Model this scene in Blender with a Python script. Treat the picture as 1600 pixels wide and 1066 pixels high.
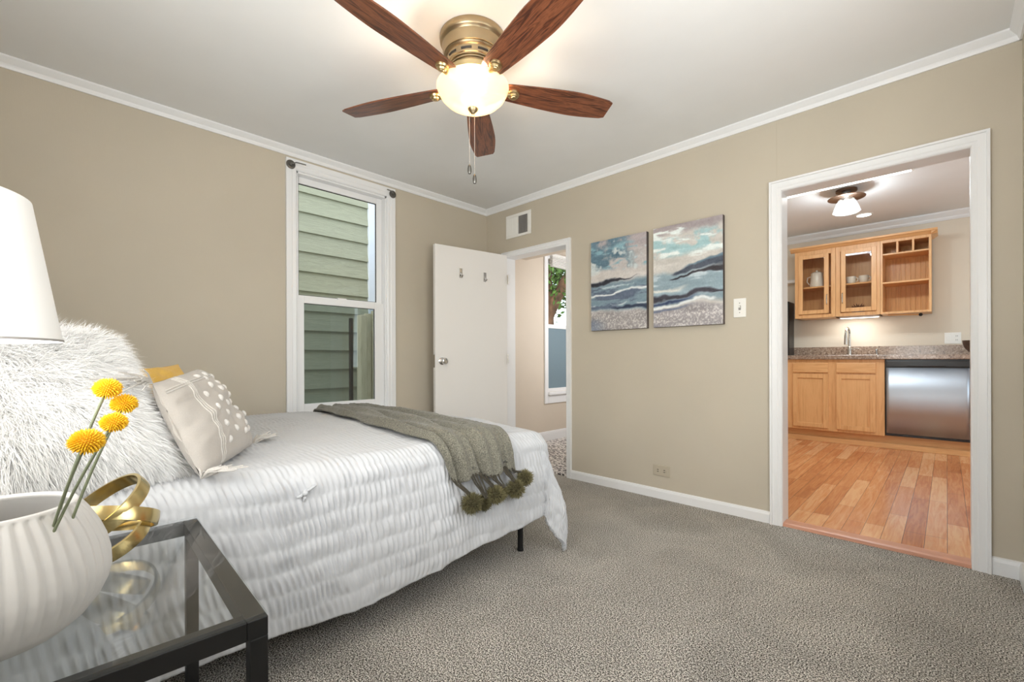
import bpy, bmesh, math, random
import numpy as np
from mathutils import Vector, Matrix
random.seed(7); RNG = np.random.default_rng(11)
PI = math.pi
for o in list(bpy.data.objects): bpy.data.objects.remove(o)
SC = bpy.context.scene; COL = SC.collection

# ------------------------------------------------------------------ camera
YAW, ROLL, EYE = 0.770, 0.003, 1.0
cd = bpy.data.cameras.new('camera'); cam = bpy.data.objects.new('camera', cd); COL.objects.link(cam)
cd.sensor_fit = 'HORIZONTAL'; cd.sensor_width = 36; cd.lens = 36*700.64/1600; cd.shift_y = 28.3/1600
cd.clip_start = 0.02; cd.clip_end = 200
_F = Vector((-math.sin(YAW), math.cos(YAW), 0)); _R = Vector((math.cos(YAW), math.sin(YAW), 0)); _U = Vector((0, 0, 1))
_cr = _R*math.cos(ROLL) - _U*math.sin(ROLL); _cu = _R*math.sin(ROLL) + _U*math.cos(ROLL)
m = Matrix((_cr, _cu, -_F)).transposed().to_4x4(); m.translation = Vector((0, 0, EYE)); cam.matrix_world = m
SC.camera = cam

# ------------------------------------------------------------------ world, exposure
SC.view_settings.view_transform = 'Standard'; SC.view_settings.look = 'None'
SC.view_settings.exposure = 0.35; SC.view_settings.gamma = 1.0; SC.view_settings.use_curve_mapping = False
W = bpy.data.worlds.new('sky'); SC.world = W; W.use_nodes = True
_n = W.node_tree.nodes; _l = W.node_tree.links; _bg = _n['Background']
_sky = _n.new('ShaderNodeTexSky'); _sky.sky_type = 'NISHITA'; _sky.sun_disc = False
_sky.sun_elevation = math.radians(42); _sky.sun_rotation = math.radians(150); _sky.air_density = 1.0; _sky.dust_density = 2.5
_mx = _n.new('ShaderNodeMixRGB'); _mx.inputs[0].default_value = 0.72; _mx.inputs[2].default_value = (2.3, 2.35, 2.4, 1)
_l.new(_sky.outputs[0], _mx.inputs[1]); _l.new(_mx.outputs[0], _bg.inputs[0]); _bg.inputs[1].default_value = 0.62

# ------------------------------------------------------------------ lights
def area(name, loc, direction, sx, sy, power, col=(1, 1, 1), spread=None):
    d = bpy.data.lights.new(name, 'AREA'); d.shape = 'RECTANGLE'; d.size = sx; d.size_y = sy; d.energy = power; d.color = col
    if spread: d.spread = spread
    o = bpy.data.objects.new(name, d); COL.objects.link(o); o.location = loc
    o.rotation_euler = Vector(direction).to_track_quat('-Z', 'Y').to_euler(); return o
def point(name, loc, power, r, col=(1, 1, 1)):
    d = bpy.data.lights.new(name, 'POINT'); d.energy = power; d.shadow_soft_size = r; d.color = col
    o = bpy.data.objects.new(name, d); COL.objects.link(o); o.location = loc; return o
# fill lights added out of view, tilted up, set in two invented windows
area('fill_right', (0.225, 1.15, 1.42), (-1, 0.2, 0.55), 1.25, 1.25, 17, (1.0, 0.985, 0.96))
area('fill_back', (-0.75, -0.38, 1.38), (-0.1, 1, 0.75), 1.2, 1.1, 31, (0.98, 0.99, 1.0))
# fill lights added in the bathroom and kitchen, by walls without windows
area('fill_bathroom', (-2.28, 4.5, 1.5), (-1, -0.15, -0.05), 0.8, 1.0, 14, (0.98, 0.98, 1.0))
area('fill_kitchen', (1.85, 5.0, 1.5), (-1, 0.1, -0.05), 1.6, 1.3, 21, (0.74, 0.90, 1.0))

# ------------------------------------------------------------------ node materials
def lin(c):
    return tuple(((v/255)/12.92 if v/255 <= 0.04045 else ((v/255+0.055)/1.055)**2.4) for v in c) + (1,)
class NT:
    def __init__(s, name):
        s.m = bpy.data.materials.new(name); s.m.use_nodes = True; s.t = s.m.node_tree; s.b = s.t.nodes['Principled BSDF']; s.out = s.t.nodes['Material Output']
    def n(s, t, **kw):
        x = s.t.nodes.new('ShaderNode'+t)
        for k, v in kw.items():
            if k in x.inputs: x.inputs[k].default_value = v
            else: setattr(x, k, v)
        return x
    def l(s, a, b): s.t.links.new(a, b)
    def coord(s, kind='Object', scale=(1, 1, 1), rot=(0, 0, 0), loc=(0, 0, 0)):
        tc = s.n('TexCoord'); mp = s.n('Mapping'); s.l(tc.outputs[kind], mp.inputs[0])
        mp.inputs['Scale'].default_value = scale; mp.inputs['Rotation'].default_value = rot; mp.inputs['Location'].default_value = loc
        return mp.outputs[0]
    def ramp(s, fac, stops):
        r = s.n('ValToRGB'); cr = r.color_ramp
        while len(cr.elements) < len(stops): cr.elements.new(0.5)
        for e, (p, c) in zip(cr.elements, stops): e.position = p; e.color = lin(c)
        s.l(fac, r.inputs[0]); return r.outputs[0]
    def noise(s, vec, scale=5, detail=3, rough=0.5, dist=0.0):
        x = s.n('TexNoise', Scale=scale, Detail=detail, Roughness=rough, Distortion=dist); s.l(vec, x.inputs['Vector']); return x.outputs[0]
    def bump(s, h, strength=0.3, dist=0.01, prev=None):
        x = s.n('Bump', Strength=strength, Distance=dist); s.l(h, x.inputs['Height'])
        if prev: s.l(prev, x.inputs['Normal'])
        s.l(x.outputs[0], s.b.inputs['Normal']); return x.outputs[0]
    def set(s, **kw):
        for k, v in kw.items(): s.b.inputs[k.replace('_', ' ')].default_value = v
        return s
def plain(name, c, rough=0.5, metal=0.0, var=0.0, bump=0.0, bscale=200, **kw):
    t = NT(name); t.set(Base_Color=lin(c), Roughness=rough, Metallic=metal, **kw); v = t.coord()
    if var:
        a = tuple(max(0, x*(1-var)) for x in c); b = tuple(min(255, x*(1+var)) for x in c)
        t.l(t.ramp(t.noise(v, 6, 4), [(0.3, a), (0.7, b)]), t.b.inputs['Base Color'])
    t.bump(t.noise(v, bscale, 3), bump if bump else 0.03, 0.001)
    return t.m
def emit(name, c, s):
    t = NT(name); t.set(Base_Color=lin(c), Roughness=0.5); t.b.inputs['Emission Color'].default_value = lin(c); t.b.inputs['Emission Strength'].default_value = s; return t.m
def glass(name, tint=(255, 255, 255), opac=0.0, ior=1.5, gcol=(255, 255, 255)):
    t = NT(name); t.t.nodes.remove(t.b)
    tr = t.n('BsdfTransparent', Color=lin(tint)); gl = t.n('BsdfGlossy', Roughness=0.02); gl.inputs['Color'].default_value = lin(gcol)
    fr = t.n('Fresnel', IOR=ior); ge = t.n('NewGeometry'); iv = t.n('Math', operation='SUBTRACT'); iv.inputs[0].default_value = 1.0; t.l(ge.outputs['Backfacing'], iv.inputs[1]); ml = t.n('Math', operation='MULTIPLY'); t.l(fr.outputs[0], ml.inputs[0]); t.l(iv.outputs[0], ml.inputs[1]); mx = t.n('MixShader'); t.l(ml.outputs[0], mx.inputs[0]); t.l(tr.outputs[0], mx.inputs[1]); t.l(gl.outputs[0], mx.inputs[2])
    last = mx.outputs[0]
    if opac:
        df = t.n('BsdfDiffuse'); df.inputs['Color'].default_value = lin((225, 225, 220)); m2 = t.n('MixShader'); m2.inputs[0].default_value = opac
        t.l(last, m2.inputs[1]); t.l(df.outputs[0], m2.inputs[2]); last = m2.outputs[0]
    t.l(last, t.out.inputs[0]); return t.m

def m_wall(name, c):
    t = NT(name); t.set(Roughness=0.62); v = t.coord()
    a = tuple(x*0.985 for x in c); b = tuple(min(255, x*1.015) for x in c)
    t.l(t.ramp(t.noise(v, 1.6, 3), [(0.3, a), (0.7, b)]), t.b.inputs['Base Color'])
    h1 = t.noise(t.coord(scale=(40, 40, 420)), 1, 2); h2 = t.noise(t.coord(scale=(420, 420, 40)), 1, 2)
    ad = t.n('Math', operation='ADD'); t.l(h1, ad.inputs[0]); t.l(h2, ad.inputs[1]); t.bump(ad.outputs[0], 0.10, 0.002); return t.m
def m_carpet():
    t = NT('carpet_pile'); t.set(Roughness=0.95); t.b.inputs['Specular IOR Level'].default_value = 0.1; v = t.coord()
    fine = t.noise(v, 210, 2, 0.7); big = t.noise(v, 2.6, 4, 0.55, 0.8); mid = t.noise(v, 55, 2)
    c1 = t.ramp(fine, [(0.42, (66, 61, 55)), (0.5, (164, 156, 145)), (0.58, (255, 250, 240))])
    c2 = t.ramp(big, [(0.36, (232, 232, 232)), (0.64, (255, 255, 255))])
    mx = t.n('MixRGB', blend_type='MULTIPLY'); mx.inputs[0].default_value = 1; t.l(c1, mx.inputs[1]); t.l(c2, mx.inputs[2]); t.l(mx.outputs[0], t.b.inputs['Base Color'])
    ad = t.n('Math', operation='ADD'); t.l(fine, ad.inputs[0]); t.l(mid, ad.inputs[1]); t.bump(ad.outputs[0], 0.9, 0.008); return t.m
def m_grain(name, c1, c2, axis=0, rough=0.35, sc=1.0, dist=2.0, coat=0.0, dark=None):
    t = NT(name); t.set(Roughness=rough); t.b.inputs['Coat Weight'].default_value = coat
    s = [14*sc, 14*sc, 14*sc]; s[axis] = 1.1*sc
    a = t.noise(t.coord(scale=s), 2.2, 5, 0.6, dist); s2 = [60*sc, 60*sc, 60*sc]; s2[axis] = 3*sc
    b = t.noise(t.coord(scale=s2), 2, 3, 0.6, 0.4)
    mx = t.n('Math', operation='MULTIPLY_ADD'); t.l(b, mx.inputs[0]); mx.inputs[1].default_value = 0.35; t.l(a, mx.inputs[2])
    st = [(0.42, c1), (0.68, c2), (0.88, c1)] if dark is None else [(0.40, dark), (0.55, c1), (0.70, c2), (0.85, c1)]
    t.l(t.ramp(mx.outputs[0], st), t.b.inputs['Base Color']); t.bump(b, 0.04, 0.001); return t.m
def m_planks():
    t = NT('kitchen_planks'); t.set(Roughness=0.27); t.b.inputs['Coat Weight'].default_value = 0.25; t.b.inputs['Coat Roughness'].default_value = 0.12
    v = t.coord(rot=(0, 0, PI/2)); br = t.n('TexBrick', offset=0.37, offset_frequency=3)
    t.l(v, br.inputs['Vector']); br.inputs['Scale'].default_value = 1; br.inputs['Brick Width'].default_value = 0.85; br.inputs['Row Height'].default_value = 0.088
    br.inputs['Mortar Size'].default_value = 0.0012; br.inputs['Mortar Smooth'].default_value = 0.1; br.inputs['Bias'].default_value = 0.0
    br.inputs['Color1'].default_value = (0, 0, 0, 1); br.inputs['Color2'].default_value = (1, 1, 1, 1); br.inputs['Mortar'].default_value = (0.5, 0.5, 0.5, 1)
    g = t.noise(t.coord(scale=(26, 1.8, 10)), 1.6, 5, 0.6, 1.4)
    ad = t.n('Math', operation='MULTIPLY_ADD'); t.l(g, ad.inputs[0]); ad.inputs[1].default_value = 1.1; 
    sb = t.n('Math', operation='MULTIPLY_ADD'); t.l(br.outputs[0], sb.inputs[0]); sb.inputs[1].default_value = 0.55; sb.inputs[2].default_value = -0.3; t.l(sb.outputs[0], ad.inputs[2])
    c = t.ramp(ad.outputs[0], [(0.0, (158, 90, 52)), (0.3, (194, 122, 74)), (0.55, (212, 144, 94)), (0.85, (230, 178, 130))])
    mx = t.n('MixRGB'); t.l(br.outputs[1], mx.inputs[0]); t.l(c, mx.inputs[1]); mx.inputs[2].default_value = lin((110, 55, 28)); t.l(mx.outputs[0], t.b.inputs['Base Color']); return t.m
def m_granite():
    t = NT('granite'); t.set(Roughness=0.18); v = t.coord()
    a = t.noise(v, 55, 4, 0.7, 0.8)
    t.l(t.ramp(a, [(0.30, (66, 52, 44)), (0.43, (136, 114, 98)), (0.56, (168, 146, 128)), (0.70, (210, 196, 180))]), t.b.inputs['Base Color']); return t.m
def m_tile():
    t = NT('patterned_tile'); t.set(Roughness=0.35); v = t.coord(scale=(1, 1, 1))
    w1 = t.n('TexWave', Scale=7.0, Distortion=9.0, Detail=1.0); w1.wave_type = 'RINGS'; w1.inputs['Detail Scale'].default_value = 3.2; t.l(v, w1.inputs['Vector'])
    t.l(t.ramp(w1.outputs[1], [(0.30, (60, 52, 50)), (0.5, (200, 184, 172)), (0.62, (244, 238, 232))]), t.b.inputs['Base Color']); return t.m
def m_metal(name, c, rough, brush=None, an=0.0):
    t = NT(name); t.set(Base_Color=lin(c), Metallic=1.0, Roughness=rough)
    if an:
        tg = t.n('Tangent'); tg.direction_type = 'RADIAL'; tg.axis = 'Z'; t.l(tg.outputs[0], t.b.inputs['Tangent']); t.b.inputs['Anisotropic'].default_value = an; t.b.inputs['Anisotropic Rotation'].default_value = 0.25
    if brush:
        n = t.noise(t.coord(scale=brush), 1, 2); t.bump(n, 0.06, 0.001)
    return t.m
def m_fabric(name, c, sc=600, st=0.25, rough=0.9, var=0.06, sheen=0.15):
    t = NT(name); t.set(Roughness=rough); t.b.inputs['Sheen Weight'].default_value = sheen; v = t.coord()
    a = tuple(x*(1-var) for x in c); b = tuple(min(255, x*(1+var)) for x in c); n = t.noise(v, sc, 2)
    t.l(t.ramp(n, [(0.3, a), (0.7, b)]), t.b.inputs['Base Color']); t.bump(n, st, 0.002); return t.m
def m_attr(name, rough=0.6):
    t = NT(name); t.set(Roughness=rough); a = t.n('VertexColor'); a.layer_name = 'paint'; t.l(a.outputs[0], t.b.inputs['Base Color'])
    t.bump(t.noise(t.coord(), 90, 4), 0.25, 0.002); return t.m
def m_siding():
    t = NT('siding_paint'); t.set(Roughness=0.7); n = t.noise(t.coord(scale=(30, 6, 60)), 1, 4, 0.6, 1.5)
    t.l(t.ramp(n, [(0.3, (150, 154, 134)), (0.7, (166, 170, 148))]), t.b.inputs['Base Color']); t.bump(n, 0.5, 0.01); return t.m

M = {}
M['wall'] = m_wall('greige_wall', (197, 187, 169)); M['kwall'] = m_wall('cream_wall', (226, 214, 196)); M['bwall'] = m_wall('blush_wall', (214, 201, 184))
M['ceil'] = plain('ceiling_white', (236, 236, 235), 0.7, var=0.004, bump=0.06, bscale=60)
M['trim'] = plain('trim_white', (238, 238, 238), 0.3, bump=0.05, bscale=30)
M['door'] = plain('door_white', (236, 233, 229), 0.35, bump=0.04, bscale=30)
M['carpet'] = m_carpet(); M['planks'] = m_planks(); M['tile'] = m_tile(); M['granite'] = m_granite()
M['cab'] = m_grain('maple', (212, 154, 98), (232, 181, 125), axis=2, rough=0.35, sc=0.6, dist=1.0)
M['cabx'] = m_grain('maple_across', (212, 154, 98), (232, 181, 125), axis=0, rough=0.35, sc=0.6, dist=1.0)
M['bead'] = m_grain('warm_lit_beadboard', (206, 142, 74), (226, 168, 98), axis=2, rough=0.35, sc=0.6, dist=1.0); M['sill'] = m_grain('threshold_wood', (196, 138, 112), (210, 154, 126), axis=0, rough=0.35, sc=0.6)  # beadboard: warm light inside the open shelf unit put into a golder maple
M['blade'] = m_grain('walnut_blade', (76, 40, 26), (132, 78, 50), axis=0, rough=0.34, sc=0.9, dist=2.6, dark=(46, 22, 15))
M['brass'] = m_metal('aged_brass', (168, 150, 120), 0.36); M['brass2'] = m_metal('brass_light', (200, 178, 134), 0.3)
M['nickel'] = m_metal('nickel', (190, 186, 180), 0.25); M['chrome'] = m_metal('chrome', (215, 215, 215), 0.1); M['pewter'] = m_metal('pewter', (120, 118, 114), 0.35)
M['gold'] = m_metal('gold', (206, 186, 132), 0.24); M['steel'] = m_metal('steel', (186, 193, 202), 0.46)
M['black'] = plain('black_paint', (17, 17, 18), 0.42, bump=0.05, bscale=90); M['blackgloss'] = plain('black_gloss', (10, 10, 12), 0.3)
M['glass'] = glass('clear_glass', (250, 252, 251)); M['tglass'] = glass('table_glass', (246, 248, 248)); M['kglass'] = glass('cabinet_glass', (250, 248, 244))
M['lampglass'] = glass('shade_glass', (250, 250, 250), opac=0.06); M['screen'] = glass('insect_screen', (226, 232, 234), opac=0.02, ior=1.02)
t = NT('frosted_glass'); t.set(Base_Color=lin((120, 140, 150)), Roughness=0.35); t.bump(t.noise(t.coord(), 120, 2), 0.3, 0.003); M['frost'] = t.m
t = NT('lit_frosted_glass'); t.set(Base_Color=lin((240, 222, 190)), Roughness=0.4); t.b.inputs['Emission Color'].default_value = lin((255, 228, 178)); t.b.inputs['Emission Strength'].default_value = 0.5
tr_ = t.n('BsdfTransparent', Color=lin((255, 244, 226))); mx_ = t.n('MixShader'); mx_.inputs[0].default_value = 0.32; t.l(t.b.outputs[0], mx_.inputs[1]); t.l(tr_.outputs[0], mx_.inputs[2]); t.l(mx_.outputs[0], t.out.inputs[0]); M['bowlglass'] = t.m
M['shade'] = NT('lamp_linen').set(Base_Color=lin((236, 235, 232)), Roughness=0.8).m
for mm, st, cc in ((M['shade'], 0.02, (255, 252, 246)),):
    b = mm.node_tree.nodes['Principled BSDF']; b.inputs['Emission Color'].default_value = lin(cc); b.inputs['Emission Strength'].default_value = st
M['bulb'] = emit('bulb', (255, 240, 214), 18); M['led'] = emit('led_panel', (255, 250, 242), 5); M['kbulb'] = emit('kitchen_bulb', (255, 248, 236), 10)
M['plaster'] = plain('white_ceramic_matt', (200, 197, 193), 0.75, bump=0.12, bscale=160); M['china'] = plain('white_china', (240, 238, 234), 0.2)
M['comf'] = m_fabric('white_cotton', (197, 198, 200), 900, 0.1, var=0.01, sheen=0.1); M['throw'] = m_fabric('olive_chenille', (108, 105, 93), 240, 1.0, var=0.32, sheen=0.2)
M['strand'] = m_fabric('dark_strand', (62, 56, 44), 300, 0.6, var=0.2); M['pom'] = plain('pompom_yarn', (112, 105, 72), 0.9, var=0.15)
M['pomcore'] = plain('pompom_core', (66, 60, 38), 0.95); M['mattress'] = m_fabric('mattress', (232, 232, 230), 300)
M['linen'] = m_fabric('cream_linen', (186, 179, 171), 700, 0.35, var=0.04); M['tuft'] = m_fabric('tuft_cotton', (226, 222, 216), 500, 0.9)
M['stripe'] = m_fabric('raised_stripe', (204, 199, 192), 500, 0.4); M['yellow'] = m_fabric('mustard_cotton', (222, 178, 84), 500)
M['fur'] = plain('white_fur', (250, 249, 247), 0.7); M['furskin'] = plain('fur_backing', (236, 234, 230), 0.9)
M['petal'] = plain('yellow_floret', (240, 186, 22), 0.7, var=0.1); M['petalcore'] = plain('yellow_core', (206, 146, 14), 0.8); M['stem'] = plain('stem_green', (112, 118, 92), 0.6, var=0.15)
M['ivory'] = plain('ivory_plastic', (188, 177, 157), 0.4); M['plate'] = plain('white_plastic', (240, 238, 232), 0.3); M['dark'] = plain('dark_slot', (44, 40, 38), 0.6); M['grille'] = plain('grille_grey', (150, 146, 142), 0.5)
M['siding'] = m_siding(); M['fence'] = m_grain('weathered_pine', (196, 188, 158), (216, 208, 180), axis=2, rough=0.8, sc=0.8, dark=(150, 142, 116))
M['ctrim'] = plain('pale_corner_board', (214, 224, 236), 0.6); M['ground'] = plain('outdoor_ground', (110, 104, 92), 0.9, var=0.2)
M['bark'] = plain('bark', (112, 84, 64), 0.9, var=0.3, bump=0.8, bscale=30); M['leaf'] = plain('leaf', (82, 116, 48), 0.7, var=0.3)
M['art'] = m_attr('canvas_paint'); M['artside'] = plain('canvas_edge', (84, 76, 74), 0.8, var=0.25); M['bronze'] = m_metal('bronze', (110, 84, 66), 0.35); M['darkbowl'] = plain('dark_glaze', (92, 70, 58), 0.3, var=0.4)
M['plantbrown'] = plain('succulent_brown', (120, 74, 52), 0.6, var=0.2)

# ------------------------------------------------------------------ mesh helpers
def finish(me, mat, smooth=None):
    if mat is not None: me.materials.append(M[mat] if isinstance(mat, str) else mat)
def link(name, me, parent=None, loc=None, rot=None):
    o = bpy.data.objects.new(name, me); COL.objects.link(o)
    if parent is not None: o.parent = parent
    if loc is not None: o.location = loc
    if rot is not None: o.rotation_euler = rot
    return o
def arr_mesh(name, V, Q, mat, smooth=True, parent=None, loc=None, rot=None):
    """V (n,3), Q list of faces or an (m,k) array"""
    me = bpy.data.meshes.new(name); V = np.asarray(V, dtype=np.float32).reshape(-1, 3)
    if isinstance(Q, np.ndarray):
        k = Q.shape[1]; n = len(Q); me.vertices.add(len(V)); me.vertices.foreach_set('co', V.ravel())
        me.loops.add(n*k); me.loops.foreach_set('vertex_index', Q.ravel().astype(np.int32))
        me.polygons.add(n); me.polygons.foreach_set('loop_start', np.arange(0, n*k, k, dtype=np.int32)); me.polygons.foreach_set('loop_total', np.full(n, k, dtype=np.int32))
        me.update(calc_edges=True); me.validate()
    else: me.from_pydata([tuple(v) for v in V], [], Q); me.update()
    me.polygons.foreach_set('use_smooth', np.full(len(me.polygons), smooth, dtype=bool)); finish(me, mat)
    return link(name, me, parent, loc, rot)
def gridq(nu, nv, closed_u=False):
    i, j = np.meshgrid(np.arange(nu if closed_u else nu-1), np.arange(nv-1), indexing='ij'); i2 = (i+1) % nu
    return np.stack([i*nv+j, i2*nv+j, i2*nv+j+1, i*nv+j+1], -1).reshape(-1, 4)
class MB:
    def __init__(s): s.v = []; s.f = []; s.sm = []
    def add(s, V, Fs, sm=False):
        b = len(s.v); s.v += [tuple(v) for v in V]; s.f += [tuple(i+b for i in f) for f in Fs]; s.sm += [sm]*len(Fs); return s
    def box(s, x0, x1, y0, y1, z0, z1, bev=0.0):
        bm = bmesh.new(); bmesh.ops.create_cube(bm, size=1)
        for v in bm.verts: v.co = Vector((x0+(v.co.x+.5)*(x1-x0), y0+(v.co.y+.5)*(y1-y0), z0+(v.co.z+.5)*(z1-z0)))
        if bev: bmesh.ops.bevel(bm, geom=list(bm.edges), offset=min(bev, .45*min(abs(x1-x0), abs(y1-y0), abs(z1-z0))), segments=2, profile=0.5, affect='EDGES')
        bm.verts.index_update(); s.add([v.co.copy() for v in bm.verts], [[v.index for v in f.verts] for f in bm.faces]); bm.free(); return s
    def lathe(s, prof, c=(0, 0, 0), seg=32, sm=True, axis='z', arc=None):
        V = []; n = len(prof)
        for i in range(seg):
            a = 2*PI*i/seg
            for r, z in prof:
                p = (r*math.cos(a), r*math.sin(a), z)
                if axis == 'y': p = (p[0], z, p[1])
                if axis == 'x': p = (z, p[0], p[1])
                V.append((c[0]+p[0], c[1]+p[1], c[2]+p[2]))
        Fs = [(i*n+j, ((i+1) % seg)*n+j, ((i+1) % seg)*n+j+1, i*n+j+1) for i in range(seg) for j in range(n-1)]
        return s.add(V, Fs, sm)
    def tube(s, pts, r, seg=10, sm=True, cap=True, flat=1.0):
        pts = [Vector(p) for p in pts]; n = len(pts); rr = r if isinstance(r, (list, tuple)) else [r]*n; V = []; up = None
        for i, p in enumerate(pts):
            t = (pts[min(i+1, n-1)]-pts[max(i-1, 0)]).normalized()
            if up is None: up = t.orthogonal().normalized()
            a = (up-t*up.dot(t)).normalized(); up = a; b = t.cross(a)
            for k in range(seg):
                th = 2*PI*k/seg; V.append(p+a*(rr[i]*math.cos(th))+b*(rr[i]*flat*math.sin(th)))
        Fs = [(i*seg+k, i*seg+(k+1) % seg, (i+1)*seg+(k+1) % seg, (i+1)*seg+k) for i in range(n-1) for k in range(seg)]
        if cap: Fs += [tuple(range(seg))[::-1], tuple((n-1)*seg+k for k in range(seg))]
        return s.add(V, Fs, sm)
    def ball(s, c, r, seg=16, rings=10, sc=(1, 1, 1)):
        prof = [(max(1e-5, r*math.sin(PI*k/rings)), -r*math.cos(PI*k/rings)) for k in range(rings+1)]; V = []
        for i in range(seg):
            a = 2*PI*i/seg
            for q, z in prof: V.append((c[0]+q*math.cos(a)*sc[0], c[1]+q*math.sin(a)*sc[1], c[2]+z*sc[2]))
        n = len(prof); Fs = [(i*n+j, ((i+1) % seg)*n+j, ((i+1) % seg)*n+j+1, i*n+j+1) for i in range(seg) for j in range(n-1)]
        return s.add(V, Fs, True)
    def prism(s, poly, axis, a, b, sm=False):
        """poly in the two other axes (in xyz order), extruded from a to b along axis"""
        def P(u, v, w): return {'x': (w, u, v), 'y': (u, w, v), 'z': (u, v, w)}[axis]
        n = len(poly); V = [P(u, v, a) for u, v in poly]+[P(u, v, b) for u, v in poly]
        Fs = [(i, (i+1) % n, n+(i+1) % n, n+i) for i in range(n)]+[tuple(range(n))[::-1], tuple(range(n, 2*n))]
        return s.add(V, Fs, sm)
    def build(s, name, mat, parent=None, loc=None, rot=None):
        me = bpy.data.meshes.new(name); me.from_pydata(s.v, [], s.f); me.update()
        bm = bmesh.new(); bm.from_mesh(me); bmesh.ops.remove_doubles(bm, verts=bm.verts, dist=1e-6); bmesh.ops.recalc_face_normals(bm, faces=bm.faces)
        sm = any(s.sm); bm.to_mesh(me); bm.free()
        if sm:
            me.polygons.foreach_set('use_smooth', np.ones(len(me.polygons), dtype=bool))
            try: me.set_sharp_from_angle(angle=math.radians(38))
            except Exception: pass
        finish(me, mat); return link(name, me, parent, loc, rot)
def box(name, mat, x0, x1, y0, y1, z0, z1, bev=0.0, parent=None): return MB().box(x0, x1, y0, y1, z0, z1, bev).build(name, mat, parent)
def tag(o, label, cat, group=None):
    o['label'] = label; o['category'] = cat
    if group: o['group'] = group
    return o
def thing(name, label, cat, loc=(0, 0, 0), rotz=0, group=None):
    o = bpy.data.objects.new(name, None); COL.objects.link(o); o.location = loc; o.rotation_euler = (0, 0, rotz); o.empty_display_size = 0.05
    return tag(o, label, cat, group)
def struct(o, label=None):
    o['kind'] = 'structure'
    if label: o['label'] = label
    return o
def copy_tree(o, parent=None):
    c = o.copy(); COL.objects.link(c); c.parent = parent
    for ch in [x for x in bpy.data.objects if x.parent == o]: copy_tree(ch, c)
    return c
def vnoise(x, y, seed=0):
    r = np.random.default_rng(seed).random((64, 64)); xi = np.floor(x).astype(int); yi = np.floor(y).astype(int); fx = x-xi; fy = y-yi
    fx = fx*fx*(3-2*fx); fy = fy*fy*(3-2*fy); g = lambda a, b: r[a % 64, b % 64]
    return (g(xi, yi)*(1-fx)+g(xi+1, yi)*fx)*(1-fy)+(g(xi, yi+1)*(1-fx)+g(xi+1, yi+1)*fx)*fy - 0.5

# ------------------------------------------------------------------ room numbers
XL, XR, YF, YB, ZC = -3.299, 0.246, 3.042, -0.42, 2.48
T = 0.115
KX0, KX1, KY, KZ = -2.1, 2.0, 6.95, 2.62         # kitchen
BX0, BX1, BY1, BZ = -3.48, -2.22, 5.7, 2.42      # bathroom

# ------------------------------------------------------------------ setting
def wall_with_holes(name, mat, axis, plane, thick, u0, u1, z0, z1, holes, label):
    """axis 'x': wall in the y-z plane at x=plane..plane+thick; holes are (u0,u1,z0,z1)"""
    us = sorted({u0, u1}|{h[0] for h in holes}|{h[1] for h in holes}); mb = MB()
    for a, b in zip(us[:-1], us[1:]):
        hs = sorted([h for h in holes if h[0] <= a+1e-6 and h[1] >= b-1e-6], key=lambda h: h[2]); z = z0
        segs = []
        for h in hs:
            if h[2] > z: segs.append((z, h[2]))
            z = h[3]
        if z < z1: segs.append((z, z1))
        for c, d in segs:
            p, q = sorted((plane, plane+thick))
            if axis == 'x': mb.box(p, q, a, b, c, d)
            else: mb.box(a, b, p, q, c, d)
    return struct(mb.build(name, mat), label)
struct(box('floor', 'carpet', XL, XR, YB, YF+0.02, -0.06, 0.0), 'grey speckled carpet of the bedroom')
struct(box('ceiling', 'ceil', XL, XR, YB, YF, ZC, ZC+0.08), 'white bedroom ceiling')
WY0, WY1, WZ0, WZ1 = 1.215, 1.925, 0.60, 2.335
wall_with_holes('wall_left', 'wall', 'x', XL, -T, YB, YF, 0, ZC, [(WY0, WY1, WZ0, WZ1)], 'greige wall with the tall window')
DX0, DX1, DZ = -3.02, -2.305, 1.965
EX0, EX1, EZ = -0.704, 0.083, 1.995
wall_with_holes('wall_far', 'wall', 'y', YF, T, XL-T, XR+T, 0, ZC, [(DX0, DX1, 0, DZ), (EX0, EX1, 0, EZ)], 'greige wall with the two doorways')
wall_with_holes('wall_right', 'wall', 'x', XR, T, YB, YF, 0, ZC, [(0.45, 1.85, 0.75, 2.1)], 'greige wall at the right edge')
wall_with_holes('wall_back', 'wall', 'y', YB, -T, XL-T, XR+T, 0, ZC, [(-1.4, -0.1, 0.75, 2.0)], 'greige wall behind the bed head')
CR = [(0, 0), (0.008, 0), (0.014, 0.012), (0.016, 0.02), (0.034, 0.038), (0.040, 0.045), (0.040, 0.053), (0, 0.053)]
def crown(name, axis, plane, sgn, a, b, z0, scale=1.0):
    return struct(MB().prism([(plane+sgn*u*scale, z0+v*scale) for u, v in CR], axis, a, b).build(name, 'trim'))
crown('trim_1', 'y', XL, 1, YB, YF, ZC-0.053); crown('trim_2', 'x', YF, -1, XL, XR, ZC-0.053); crown('trim_3', 'y', XR, -1, YB, YF, ZC-0.053); crown('trim_4', 'x', YB, 1, XL, XR, ZC-0.053)
BBP = [(0, 0), (0.014, 0), (0.014, 0.052), (0.009, 0.066), (0, 0.070)]
def base(name, axis, plane, sgn, a, b, sc=1.0, z=0): return struct(MB().prism([(plane+sgn*u, z+v*sc) for u, v in BBP], axis, a, b).build(name, 'trim'))
base('baseboard_left', 'y', XL, 1, YB, YF); base('baseboard_far', 'x', YF, -1, -2.256, -0.771); base('baseboard_far_right', 'x', YF, -1, 0.146, XR, 1.15)
base('baseboard_right', 'y', XR, -1, YB, YF, 1.15); base('baseboard_back', 'x', YB, 1, XL, XR)
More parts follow.
